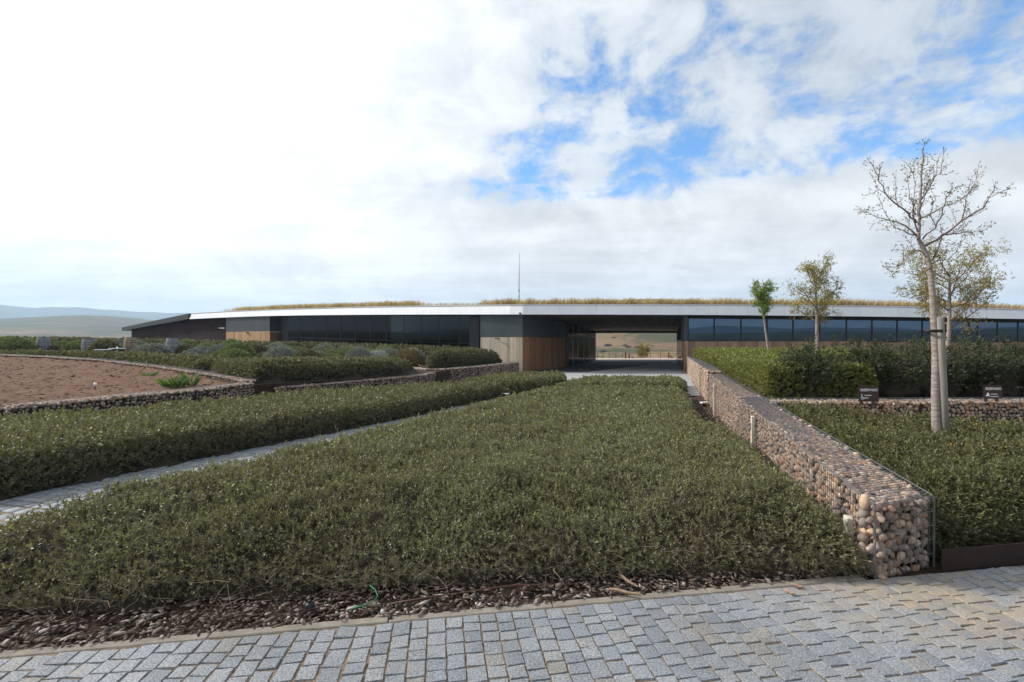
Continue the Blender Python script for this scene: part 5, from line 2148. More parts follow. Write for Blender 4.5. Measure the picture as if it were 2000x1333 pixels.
# dark glass wall between the two blocks
G0, G1_ = Vector(on_line(562, 0.95)), Vector(on_line(937, 0.95))
gl_n = 12
gd = (G1_ - G0).normalized()
gn = Vector((-gd.y, gd.x))
for k_ in range(gl_n):
    a_ = G0 + (G1_ - G0) * (k_ / gl_n)
    b_ = G0 + (G1_ - G0) * ((k_ + 1) / gl_n)
    za, zb_ = zfac(a_.x)[1] + 0.05, zfac(b_.x)[1] + 0.05
    low_a = float(zt(a_.x)) - 0.1
    tr_ = np.interp(a_.x, [-22, -2], [1.98, 1.35])
    tr_b = np.interp(b_.x, [-22, -2], [1.98, 1.35])
    wall_quad('glass_pane', (a_ + gd * 0.025)[:], (b_ - gd * 0.025)[:], tr_ + 0.02, za, 0.012, 'glass_tinted', zb_, z0b=tr_b + 0.02)
    wall_quad('glass_pane', (a_ + gd * 0.025)[:], (b_ - gd * 0.025)[:], low_a, tr_ - 0.02, 0.012, 'glass_tinted', tr_b - 0.02)
    wall_quad('transom', (a_ + gd * 0.026 - gn * 0.012)[:], (b_ - gd * 0.026 - gn * 0.012)[:], tr_ - 0.018, tr_ + 0.018, 0.04, 'frame_black', tr_b + 0.018, z0b=tr_b - 0.018)
    wall_quad('mullion', (a_ - gd * 0.024 - gn * 0.02)[:], (a_ + gd * 0.024 - gn * 0.02)[:], low_a, za, 0.07, 'frame_black')
# room behind it
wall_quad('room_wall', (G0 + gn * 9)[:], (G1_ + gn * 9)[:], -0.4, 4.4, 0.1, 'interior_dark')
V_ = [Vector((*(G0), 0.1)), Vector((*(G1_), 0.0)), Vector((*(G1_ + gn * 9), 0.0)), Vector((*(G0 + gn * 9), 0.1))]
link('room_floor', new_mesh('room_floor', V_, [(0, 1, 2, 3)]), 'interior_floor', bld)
wall_quad('dark_return', (G0 - gd * 1.2)[:], (G0 - gd * 0.03)[:], 0.2, 4.6, 0.05, 'frame_black')
wall_quad('dark_return', (G1_ + gd * -0.95 - gn * 0.03)[:], (G1_ + gd * -0.05 - gn * 0.03)[:], 0.0, 3.75, 0.02, 'frame_black')
# long tables standing inside
for k_, (px, py) in enumerate([(700, 661), (745, 662.5), (787, 662.5), (810, 663), (645, 659), (672, 659)]):
    t = (px - 1000) / F
    c = 33.373 + 2.4 * math.sqrt(1 + 0.55 ** 2)
    Y = c / (1 + 0.55 * t)
    tz = EYE + (666.5 - py) / F * Y
    root = thing('dining_table', (t * Y, Y, tz - 0.74), ['pale-topped table inside the glass wall, fourth from the passage', 'pale-topped table inside the glass wall, third from the passage',
                 'pale-topped table inside the glass wall, second from the passage', 'pale-topped table inside the glass wall, nearest the passage',
                 'pale-topped table inside the glass wall, farthest from the passage', 'pale-topped table inside the glass wall, second from the far end'][k_], 'table', 'tables behind the dark glass')
    box('table_top', (t * Y, Y, tz), (1.5, 0.7, 0.05), 'interior_pale', root, u=(gd.x, gd.y, 0), v=(gn.x, gn.y, 0))
    for su in (-0.65, 0.65):
        for sv in (-0.28, 0.28):
            q = Vector((t * Y, Y, tz - 0.385)) + Vector((gd.x, gd.y, 0)) * su + Vector((gn.x, gn.y, 0)) * sv
            box('leg', q, (0.06, 0.06, 0.72), 'interior_pale', root)

# dark wing at the left end
W0, W1 = Vector(on_line(257, 0.5)), Vector(on_line(441.5, 0.5))
nW = 15
for k_ in range(nW):
    a_ = W0 + (W1 - W0) * (k_ / nW)
    b_ = W0 + (W1 - W0) * ((k_ + 1) / nW)

    def ztop_w(p):
        x = 1000 + F * p.x / p.y
        yb = np.interp(x, [238, 367, 441], [646, 624.5, 620])
        return EYE + (666.5 - yb) / F * p.y + 0.03
    wall_quad('wall_panel', (a_ + gd * 0.012)[:], (b_ - gd * 0.012)[:], 0.0, ztop_w(a_), 0.05, 'oxblood_panel', ztop_w(b_))
wall_quad('end_wall', (W0 + n_.xy * 14)[:], W0[:], 0.0, ztop_w(W0), 0.06, 'oxblood_panel', None)
# sloping dark roof of that wing
L0, L1 = Vector(on_line(238, 0.0)), Vector(on_line(368, 0.0))
z = lambda y, p: EYE + (666.5 - y) / F * p.y
vv, ff = hexa(Vector((*L0, z(646.5, L0))), Vector((*L1, z(623.5, L1))), Vector((*(L1 + n_.xy * 16), z(623.5, L1))), Vector((*(L0 + n_.xy * 16), z(646.5, L0))),
              Vector((*L0, z(640, L0))), Vector((*L1, z(612.8, L1))), Vector((*(L1 + n_.xy * 16), z(612.8, L1))), Vector((*(L0 + n_.xy * 16), z(640, L0))))
link('wing_roof', new_mesh('wing_roof', vv, ff), 'dark_roof_sheet', bld)
# tiny white lettering on the dark wing (too small to read in the photograph)
lv = []
for (xa, xb, hh_) in ((427.6, 430.4, 2.4), (432.0, 433.6, 2.8), (434.1, 435.6, 2.8), (436.2, 437.9, 2.8)):
    a_, b_ = Vector(on_line(xa, 0.46)), Vector(on_line(xb, 0.46))
    zc = z(641.3, a_)
    h2 = hh_ / F * a_.y / 2
    vv, ff = hexa(*[Vector((*p, q)) for p, q in ((a_, zc - h2), (b_, zc - h2), (b_ + n_.xy * 0.03, zc - h2), (a_ + n_.xy * 0.03, zc - h2),
                                                 (a_, zc + h2), (b_, zc + h2), (b_ + n_.xy * 0.03, zc + h2), (a_ + n_.xy * 0.03, zc + h2))])
    lv.append((vv, ff))
V_, F_ = merge(lv)
link('wall_lettering', new_mesh('wall_lettering', V_, F_), 'sign_white', bld)

# right wing: window strip over timber sill
YW = 33.95
MUL = [1344, 1395, 1447, 1498, 1549, 1601, 1653, 1703, 1752, 1801, 1847, 1893, 1909, 1948, 1988, 2030, 2080, 2130]
zs = 1.60
for k_ in range(len(MUL) - 1):
    xa, xb = (MUL[k_] - 1000) / F * YW, (MUL[k_ + 1] - 1000) / F * YW
    za, zb_ = zfac(xa)[1] - 0.19, zfac(xb)[1] - 0.19
    sl = 1.60 - 0.12 * np.clip((xa - 13) / 24, 0, 1)
    wn = wall_quad('window', (xa - 0.045, YW - 0.03), (xa + 0.045, YW - 0.03), sl, za, 0.10, 'frame_black', zb_ if False else za)
    wall_quad('glass_pane', (xa + 0.045, YW), (xb - 0.045, YW), sl + 0.04, za - 0.03, 0.012, 'glass_mirror', zb_ - 0.03, parent=wn)
    wall_quad('sill_rail', (xa + 0.045, YW - 0.02), (xb - 0.045, YW - 0.02), sl - 0.03, sl + 0.04, 0.08, 'frame_black', parent=wn)
    wall_quad('header', (xa, YW - 0.04), (xb, YW - 0.04), za - 0.03, zfac(xa)[1] + 0.1, 0.08, 'frame_black', zfac(xb)[1] + 0.1, z0b=zb_ - 0.03)
wall_quad('corner_pier', ((1336.5 - 1000) / F * 33.3, 33.3), ((1343 - 1000) / F * 33.3, 33.3), 1.6, 3.5, 0.6, 'slate_panel')
boards((12.48, 33.72), (26.0, 33.72), 0.1, 1.57, 0.24, 'sill_board')
boards((12.42, 33.3), (12.74, 33.3), -0.66, 1.59, 0.16, 'sill_board')
wall_quad('sill_wall', (25.9, 33.75), (44, 33.75), 0.1, 1.5, 0.05, 'sill_board')
boards((13.05, 35.2), (12.44, 33.34), -0.66, 1.59, 0.2, 'brown_board')
wall_quad('room_wall', (15.4, 41), (44, 41), 0.0, 4.0, 0.1, 'interior_dark')
link('room_floor', new_mesh('room_floor', [(12.9, 34.0, 0.4), (44, 34.0, 0.4), (46, 41, 0.4), (15, 41, 0.4)], [(0, 1, 2, 3)]), 'interior_floor', bld)
# glazed right-hand side of the passage
PR0, PR1 = Vector((13.1, 35.4)), Vector((19.3, 54.0))
pd = (PR1 - PR0).normalized()
for k_ in range(7):
    a_ = PR0 + (PR1 - PR0) * (k_ / 6)
    wall_quad('post', (a_ + pd * 0.06)[:], (a_ - pd * 0.06)[:], -0.65, 3.35 - 0.1 * k_, 0.10, 'frame_brown')
    if k_ < 6:
        b_ = PR0 + (PR1 - PR0) * ((k_ + 1) / 6)
        wall_quad('glass_pane', (a_ + pd * 0.065)[:], (b_ - pd * 0.065)[:], -0.6, 1.6, 0.012, 'glass_clear')
        wall_quad('transom', (a_ + pd * 0.065)[:], (b_ - pd * 0.065)[:], 1.62, 1.74, 0.08, 'frame_brown')
# glazed lobby at the left of the passage
Q0, Q1 = Vector((4.78, 40.12)), Vector((9.75, 54.0))
cols = [1109, 1119.5, 1129.5, 1141, 1152, 1163.5]


def q_at(x):
    t = (x - 1000) / F
    dv = Q1 - Q0
    # (Q0 + s dv).x = t (Q0 + s dv).y
    s_ = (t * Q0.y - Q0.x) / (dv.x - t * dv.y)
    return Q0 + dv * s_


qd = (Q1 - Q0).normalized()
pts = [q_at(x) for x in cols]
for k_, a_ in enumerate(pts):
    zt_ = np.interp(a_.y, [33, 55], [3.45, 2.75])
    wall_quad('post', (a_ - qd * 0.10)[:], (a_ + qd * 0.10)[:], -0.645, zt_, 0.09, 'frame_brown')
    if k_ < len(pts) - 1:
        b_ = pts[k_ + 1]
        tz_ = np.interp(a_.y, [40, 54], [1.92, 2.02])
        wall_quad('transom', (a_ + qd * 0.14)[:], (b_ - qd * 0.14)[:], tz_, tz_ + 0.16, 0.08, 'frame_brown')
        wall_quad('glass_pane', (a_ + qd * 0.14)[:], (b_ - qd * 0.14)[:], -0.64, tz_ - 0.002, 0.012, 'glass_clear')
        wall_quad('glass_pane', (a_ + qd * 0.14)[:], (b_ - qd * 0.14)[:], tz_ + 0.162, zt_ - 0.02, 0.012, 'glass_clear')
wall_quad('passage_header', (7.9, 55.0), (20.8, 55.0), 2.55, 2.95, 0.1, 'soffit_board')

# mast on the roof
mb = at(1013.5, 590, 38.0)
root = thing('antenna_mast', (mb.x, mb.y, mb.z - 0.3), 'thin grey mast rising from the grass roof', 'mast')
tube('lower_tube', [(mb.x, mb.y, mb.z - 0.35), (mb.x, mb.y, mb.z + 0.95)], 0.055, 'mast_grey', root, 8)
tube('upper_tube', [(mb.x, mb.y, mb.z + 0.95), (mb.x + 0.06, mb.y, at(1015, 495, 38).z)], [0.032, 0.022], 'mast_grey', root, 8)
tube('collar', [(mb.x, mb.y, mb.z + 0.88), (mb.x, mb.y, mb.z + 1.0)], 0.075, 'mast_grey', root, 8)

# dry grass on the roof
r = np.random.default_rng(88)
N = 30000
X = r.uniform(-33.5, 41, N)
clump = vnoise(X, X * 0.3, 0.9, 1.0) * 0.5 + vnoise(X, X * 0.2, 2.7, 4.0) * 0.5
Yf = np.array([yfac(float(v)) for v in X])
xp = 1000 + F * X / Yf
dens = np.interp(xp, [380, 440, 470, 800, 815, 925, 940, 1880, 1940, 2100], [0.0, 0.15, 0.95, 0.9, 0.25, 0.30, 0.95, 1.0, 0.75, 0.8])
keep = r.uniform(size=N) < dens * np.clip(0.72 + clump * 0.6, 0.05, 1)
X, Yf, xp, clump = X[keep], Yf[keep], xp[keep], clump[keep]
n = len(X)
back = 0.35 + r.exponential(1.0, n)
zt_ = np.array([zfac(float(v))[0] for v in X])
B = np.stack([X + back * 0.25, Yf + back, zt_ + 0.02 + 0.03 * back], 1)
h = (0.33 + 0.22 * r.uniform(size=n) + 0.14 * clump) * np.interp(xp, [400, 480, 1000, 1900, 2050], [0.6, 1.0, 1.0, 1.1, 0.7])
h = h * np.where((xp > 812) & (xp < 935), 0.5, 1.0)
d = unit(np.stack([r.normal(0.12, 0.28, n), r.normal(0, 0.28, n), np.ones(n)], 1))
s = unit(np.cross(d, r.normal(size=(n, 3))))
wdt = 0.017
v0, v1 = B - s * wdt, B + s * wdt
mid = B + d * (h * 0.55)[:, None]
tip = B + d * h[:, None] + np.stack([r.normal(0.07, 0.06, n), r.normal(0, 0.05, n), np.zeros(n)], 1)
V_ = np.stack([v0, v1, mid + s * wdt * 0.7, mid - s * wdt * 0.7, tip], 1).reshape(-1, 3)
i = np.arange(n) * 5
F_ = np.stack([np.stack([i, i + 1, i + 2], 1), np.stack([i, i + 2, i + 3], 1), np.stack([i + 3, i + 2, i + 4], 1)], 1).reshape(-1, 3)
T = np.repeat(np.clip(r.uniform(0, 1, n), 0, 1), 3)
o = stuff(link('roof_grass', fast_mesh('roof_grass', V_, F_, T, material=M['dry_grass'])))
o['label'] = 'dry straw-coloured grass growing along the roof'
o['category'] = 'grass'

# ------------------------------------------------------------------ things beyond the passage
fb = []
for q, (px, ytop, w_) in enumerate([(1221.5, 688, 0.16), (1229, 692, 0.15), (1235, 697.5, 0.14), (1306, 689, 0.16), (1310.5, 695, 0.14), (1314, 698, 0.12)]):
    b_ = at(px, 708, 59.5)
    zt_ = at(px, ytop, 59.5).z
    tag(box('steel_post', (b_.x, b_.y, (zt_ - 0.66) / 2), (w_, w_, zt_ + 0.66), 'corten_light', bevel=0.01),
        ['tallest rusty post of the left group at the far end of the passage', 'middle rusty post of the left group at the far end of the passage', 'shortest rusty post of the left group at the far end of the passage',
         'tallest rusty post of the right group at the far end of the passage', 'middle rusty post of the right group at the far end of the passage', 'shortest rusty post of the right group at the far end of the passage'][q],
        'post', 'rusty steel posts at the terrace edge')
fr = thing('wire_fence', (11, 60, -0.63), 'thin wire fence along the terrace edge beyond the passage', 'fence')
for px in (1167, 1177.5, 1190, 1203, 1216, 1270, 1290):
    b_ = at(px, 700, 60.2)
    tube('fence_post', [(b_.x, b_.y, -0.64), (b_.x, b_.y, 0.25)], 0.03, 'frame_brown', fr, 5)
ex0, ex1 = at(1140, 700, 60.2).x, at(1345, 700, 60.2).x
for zz_ in (-0.35, -0.05, 0.2):
    tube('fence_wire', [(ex0, 60.2, zz_), (ex1, 60.2, zz_)], 0.009, 'frame_brown', fr, 4)


def simple_tree(name, label, base, height, crown_r, trunk_r, leafmat, seed, lean=(0, 0), clear=0.45, leaf=0.07, nleaf=1400, K=6, spread=1.0, cat='tree', group=None, barkm='bark', up=0.6, n_limbs=9):
    r = np.random.default_rng(seed)
    base = np.array(base, float)
    root = thing(name, tuple(base), label, cat, group)
    top = base + np.array([lean[0], lean[1], height * 0.86])
    fork = base + (top - base) * clear
    tp = [base + (top - base) * t + np.array([0.05 * math.sin(t * 5 + seed), 0.04 * math.cos(t * 4 + seed), 0]) * (t > 0) for t in np.linspace(0, 1, 9)]
    tr_ = [trunk_r * (1 - 0.85 * t ** 1.1) + 0.006 for t in np.linspace(0, 1, 9)]
    tube('trunk', [tuple(p) for p in tp], tr_, barkm, root, 9)
    tips = []
    for q in range(n_limbs):
        t = clear + (1 - clear) * (q + 0.3) / n_limbs * 0.85
        p0 = np.array([np.interp(t, np.linspace(0, 1, 9), [p[k_] for p in tp]) for k_ in range(3)])
        a_ = q * 2.4 + r.uniform(-0.4, 0.4)
        prof = math.sin(math.pi * (0.22 + 0.72 * (t - clear) / (1 - clear)))
        ln = crown_r * (0.55 + 0.55 * prof) * r.uniform(0.85, 1.15)
        d = np.array([math.cos(a_) * spread, math.sin(a_) * spread, up + r.uniform(-0.15, 0.35)])
        d /= np.linalg.norm(d)
        segs = []
        P_ = [p0]
        dd = d.copy()
        for s_ in range(4):
            dd = dd + r.normal(0, 0.16, 3) + np.array([0, 0, 0.10])
            dd /= np.linalg.norm(dd)
            P_.append(P_[-1] + dd * ln / 4)
        rad = trunk_r * 0.34 * (1 - 0.5 * (t - clear))
        segs.append(tube_vf([tuple(v) for v in P_], [rad, rad * 0.75, rad * 0.55, rad * 0.35, rad * 0.12], 5, False))
        tips += [(P_[k_], dd) for k_ in (2, 3, 4)]
        for w_ in range(7):
            k_ = 1 + w_ % 4
            f0 = P_[k_] * 0.6 + P_[k_ - 1] * 0.4
            e = dd * 0.6 + r.normal(0, 0.6, 3) + np.array([0, 0, 0.25])
            e /= np.linalg.norm(e)
            l2 = ln * r.uniform(0.25, 0.5)
            mid_p = f0 + e * l2 * 0.5 + r.normal(0, 0.03, 3)
            tp2 = f0 + e * l2
            segs.append(tube_vf([tuple(f0), tuple(mid_p), tuple(tp2)], [rad * 0.35, rad * 0.22, rad * 0.06], 4, False))
            tips += [(mid_p, e), (tp2, e), (f0 * 0.3 + tp2 * 0.7, e)]
        V_, F_ = merge(segs)
        link('branch', new_mesh('branch', V_, F_, True), barkm if barkm != 'bark' else 'bark_young', root)
    tpn = np.array([t_[0] for t_ in tips])
    tdn = np.array([t_[1] for t_ in tips])
    idx = r.integers(0, len(tpn), nleaf)
    C = tpn[idx] + r.normal(0, crown_r * 0.075, (nleaf, 3))
    D = unit(tdn[idx] + r.normal(0, 0.7, (nleaf, 3)))
    Vx, Fx, T = sprig_leaves(C, D, np.full(nleaf, leaf), K, np.full(nleaf, leaf * 2.2), r=r, width=0.5)
    link('crown', fast_mesh('crown', Vx, Fx, T, material=M[leafmat]), None, root)
    return root


b_ = at(1258, 703, 68)
simple_tree('bushy_tree', 'small olive-green bushy tree in the field beyond the passage', (b_.x, 68, -1.3), 2.0, 1.15, 0.08, 'leaf_olive', 91, clear=0.12, leaf=0.13, nleaf=700, n_limbs=10)

rf_ = random.Random(8)
fbs = sorted([(rf_.uniform(1168, 1325), rf_.uniform(110, 420)) for _ in range(16)])
for q, (px, Y_) in enumerate(fbs):
    X_ = (px - 1000) / F * Y_
    s_ = rf_.uniform(1.6, 3.4)
    rr_ = math.hypot(X_, Y_)
    sm_ = lambda a, b, v: (lambda t: t * t * (3 - 2 * t))(min(1, max(0, (v - a) / (b - a))))
    dg = math.degrees(math.atan2(X_, Y_))
    hp_ = math.exp(-((dg - 16) / 24) ** 2)
    z_ = -1.2 - 16 * sm_(64, 260, rr_) + hp_ * 98 * sm_(130, 950, rr_) + math.exp(-((dg + 46) / 22) ** 2) * 58 * sm_(300, 1450, rr_) - 0.5
    fbush = thing('field_bush', (X_, Y_, z_), 'dark bush on the far hillside beyond the passage, ' + ORD[q] + ' from the left', 'bush', 'bushes on the hillside beyond the passage')
    for nm, me in zip(('foliage', 'branch_mass'), mound_meshes[6]):
        o = link(nm, me)
        o.parent = fbush
        o.scale = (s_ * 1.3, s_ * 1.3, s_)

# ------------------------------------------------------------------ young trees by the right wing
b_ = at(1508, 694, 25.5)
simple_tree('young_tree', 'smallest young tree, leaning, with a tight bright green crown', (b_.x, 25.5, 0.30), 4.75, 0.95, 0.075, 'leaf_fresh', 92, lean=(-0.75, 0), clear=0.60, leaf=0.08, nleaf=900, K=7, up=1.5, spread=0.8, n_limbs=8,
            group='young trees along the right wing')
b_ = at(1600, 690, 19.5)
simple_tree('young_tree', 'young tree with a round sparse olive crown standing before the window strip', (b_.x, 19.5, 0.30), 5.2, 1.12, 0.085, 'leaf_olive', 93, lean=(-0.25, 0), clear=0.42, leaf=0.058, nleaf=2300, K=5, up=0.75, n_limbs=12,
            group='young trees along the right wing')
b_ = at(1845, 690, 12.6)
simple_tree('young_tree', 'young tree with a broad olive crown half hidden behind the staked tree', (b_.x, 12.6, 0.30), 4.0, 1.22, 0.07, 'leaf_olive', 94, lean=(0.25, 0.1), clear=0.46, leaf=0.046, nleaf=3000, K=5, up=0.5, n_limbs=13,
            group='young trees along the right wing')

# ------------------------------------------------------------------ the staked tree in front
TY = 5.8
r = np.random.default_rng(97)
tb = at(1832, 853, TY)
st_root = thing('staked_tree', (tb.x, TY, 0), 'tall nearly bare young tree with pale trunk tied to a wooden stake', 'tree')


def zpx(x, y):
    return at(1640 + x / 3.703, 260 + y / 3.703, TY)


tr_pts = [Vector((tb.x + 0.0, TY, -0.03)), at(1829, 853, TY), at(1827, 780, TY), at(1828, 700, TY), at(1825, 630, TY), at(1821, 570, TY), zpx(655, 1000), zpx(648, 930)]
tube('trunk', tr_pts, [0.056, 0.048, 0.044, 0.042, 0.040, 0.034, 0.029, 0.020], 'bark', st_root, 12)
limbs = [
    ([(654, 990), (648, 930), (600, 820), (563, 745), (572, 640), (583, 540), (590, 430), (600, 250), (606, 150), (612, 65)], 0.047, 0.0),
    ([(563, 745), (500, 690), (430, 655), (360, 630), (250, 600), (145, 550)], 0.021, 0.35),
    ([(560, 650), (500, 590), (420, 530), (330, 430), (270, 310), (225, 215)], 0.020, -0.45),
    ([(610, 820), (740, 745), (880, 640), (1040, 540), (1085, 470), (1125, 390)], 0.026, -0.25),
    ([(745, 742), (830, 725), (960, 715), (1030, 712), (1095, 670)], 0.014, 0.5),
    ([(880, 640), (905, 540), (925, 450), (965, 385), (1015, 297)], 0.013, 0.3),
    ([(575, 620), (640, 595), (700, 560), (760, 525), (830, 515), (900, 465), (965, 395)], 0.016, 0.6),
    ([(665, 925), (720, 830), (742, 740), (735, 690)], 0.016, -0.3),
    ([(600, 770), (690, 690), (740, 580), (770, 480), (800, 430), (820, 390)], 0.015, -0.6),
    ([(548, 600), (520, 500), (495, 400), (487, 260)], 0.014, 0.7),
    ([(592, 480), (650, 400), (695, 310), (715, 180)], 0.013, -0.5),
    ([(600, 440), (640, 360), (720, 290), (770, 240)], 0.010, 0.6),
    ([(640, 915), (590, 850), (535, 840), (490, 900), (430, 965), (335, 985)], 0.012, -0.4),
    ([(655, 985), (600, 1000), (530, 990)], 0.008, 0.6),
    ([(660, 945), (720, 925), (800, 905), (850, 850), (880, 780)], 0.012, 0.5),
    ([(535, 745), (480, 715), (420, 690), (370, 670), (312, 700)], 0.011, -0.6),
    ([(430, 540), (405, 460), (402, 400), (405, 325)], 0.009, 0.4),
    ([(560, 720), (530, 600), (535, 500), (545, 380), (540, 240)], 0.014, -0.7),
    ([(330, 430), (270, 400), (238, 325)], 0.007, 0.5),
    ([(360, 630), (310, 540), (285, 480)], 0.007, -0.5),
    ([(590, 520), (620, 440), (640, 330), (655, 270)], 0.009, 0.8),
    ([(620, 860), (540, 855), (450, 850), (390, 845)], 0.009, 0.7),
    ([(680, 900), (700, 860), (760, 850), (820, 855)], 0.007, -0.7),
    ([(690, 690), (660, 600), (680, 520), (670, 470)], 0.009, -0.9),
    ([(850, 660), (830, 610), (810, 570)], 0.006, 0.6),
]
known = []
spC, spD, spL = [], [], []
shoots = []
for pts2, rad, kd in limbs:
    P3 = [zpx(*p) for p in pts2]
    s0 = P3[0]
    dep = 0.0
    if known:
        near_ = min(known, key=lambda q: (q.x - s0.x) ** 2 + (q.z - s0.z) ** 2)
        dep = near_.y - TY
    out = []
    for p in P3:
        run = abs(p.x - s0.x) + 0.35 * abs(p.z - s0.z)
        y_ = TY + dep + kd * run
        f_ = y_ / TY
        out.append(Vector((p.x * f_, y_, EYE + (p.z - EYE) * f_)))
    # subdivide with slight wiggle
    fine = []
    for a_, b_ in zip(out[:-1], out[1:]):
        for t in (0, 0.34, 0.67):
            fine.append(a_.lerp(b_, t) + Vector(r.normal(0, 0.006, 3).tolist()))
    fine.append(out[-1])
    n = len(fine)
    rad *= 0.62
    radii = [max(0.0022, rad * (1 - 0.85 * (k_ / (n - 1)) ** 0.9)) for k_ in range(n)]
    tube('branch', fine, radii, 'bark' if rad > 0.025 else 'bark_young', st_root, 7)
    known += fine
    # spurs
    tot = sum((fine[k_ + 1] - fine[k_]).length for k_ in range(n - 1))
    # short side shoots, then spurs along both
    lines = [(fine, int(tot / 0.019))]
    for q in range(int(tot / 0.24)):
        t = r.uniform(0.15, 0.95)
        k_ = min(n - 2, int(t * (n - 1)))
        c = fine[k_].lerp(fine[k_ + 1], r.uniform())
        ax_ = (fine[k_ + 1] - fine[k_]).normalized()
        dd = (Vector(r.normal(0, 0.75, 3).tolist()) + Vector((0, 0, 0.35)) + ax_ * 0.7).normalized()
        ln2 = r.uniform(0.06, 0.20)
        ch = [c, c + dd * ln2 * 0.5 + Vector(r.normal(0, 0.012, 3).tolist()), c + dd * ln2 + Vector(r.normal(0, 0.02, 3).tolist())]
        shoots.append(tube_vf(ch, [0.0042, 0.0033, 0.0018], 4, False))
        lines.append((ch, int(ln2 / 0.014)))
    for ln_, cnt in lines:
        m_ = len(ln_)
        for q in range(cnt):
            t = r.uniform(0.12 if m_ > 3 else 0.3, 1.0) if q > 2 else 0.999
            k_ = min(m_ - 2, int(t * (m_ - 1)))
            c = ln_[k_].lerp(ln_[k_ + 1], t * (m_ - 1) - k_)
            ax_ = (ln_[k_ + 1] - ln_[k_]).normalized()
            dd = Vector(r.normal(size=3).tolist()) * 0.8 + Vector((0, 0, 0.35)) + ax_ * 0.6
            dd.normalize()
            spC.append(c[:])
            spD.append(dd[:])
            spL.append(r.uniform(0.015, 0.07))
V_, F_ = merge(shoots)
link('shoots', new_mesh('shoots', V_, F_, True), 'bark_young', st_root)['kind'] = 'stuff'
spC, spD, spL = np.array(spC), np.array(spD), np.array(spL)
Vt, Ft = twig_mesh(spC, spD, spL, np.full(len(spC), 0.0020), r, bend=0.1, seg=2)
link('twigs', fast_mesh('twigs', Vt, Ft), 'bark_young', st_root)['kind'] = 'stuff'
tipP = spC + spD * (spL * 0.92)[:, None]
sel = r.uniform(size=len(tipP)) < 0.62
Vx, Fx, T = sprig_leaves(tipP[sel], spD[sel], np.full(sel.sum(), 0.020), 4, np.full(sel.sum(), 0.024), r=r, width=0.5)
link('crown', fast_mesh('crown', Vx, Fx, T, material=M['leaf_bud']), None, st_root)
# stake and strap
s0, s1 = at(1846, 856, TY - 0.04), at(1836, 622, TY - 0.04)
s0 = s0 + (s0 - s1) * 0.25
stake = tube('tree_stake', [s0, s0.lerp(s1, 0.5), s1, s1 + Vector((0, 0, 0.012))], [0.044, 0.043, 0.041, 0.034], 'stake_wood', None, 12)
tag(stake, 'round grey wooden stake standing beside the pale tree trunk', 'stake')
c = at(1822.5, 647, TY)
V_, F_ = [], []
for k_ in range(20):
    a_ = 2 * math.pi * k_ / 20
    x_, y_ = c.x + 0.025 + 0.125 * math.cos(a_), TY + 0.073 * math.sin(a_) - 0.01
    V_ += [(x_, y_, c.z - 0.018), (x_, y_, c.z + 0.018), (c.x + 0.025 + 0.119 * math.cos(a_), TY + 0.067 * math.sin(a_) - 0.01, c.z + 0.018), (c.x + 0.025 + 0.119 * math.cos(a_), TY + 0.067 * math.sin(a_) - 0.01, c.z - 0.018)]
for k_ in range(20):
    a_, b_ = k_ * 4, ((k_ + 1) % 20) * 4
    for q in range(4):
        q2 = (q + 1) % 4
        F_.append((a_ + q, b_ + q, b_ + q2, a_ + q2))
tag(link('tree_strap', new_mesh('tree_strap', V_, F_, True), 'strap_rubber'), 'black rubber strap tying the trunk to its stake', 'strap')


# ------------------------------------------------------------------ brown parking signs
def text_mesh(txt, size, loc, parent, name='lettering'):
    cu = bpy.data.curves.new(name, 'FONT')
    cu.body = txt
    cu.size = 0.1
    cu.offset = 0.0012
    cu.extrude = 0.001
    cu.align_x = 'LEFT'
    cu.space_character = 1.0
    tmp = bpy.data.objects.new('tmp_text', cu)
    COL.objects.link(tmp)
    bpy.context.view_layer.update()
    me = bpy.data.meshes.new_from_object(tmp)
    bpy.data.objects.remove(tmp)
    xs_ = [v.co.x for v in me.vertices]
    k_ = size / max(xs_)
    me.transform(Matrix.Translation(loc) @ Matrix.Diagonal((k_, 1, k_ * 1.15, 1)) @ Matrix.Rotation(R(90), 4, 'X'))
    me.materials.clear()
    return link(name, me, 'sign_white', parent), max(xs_)


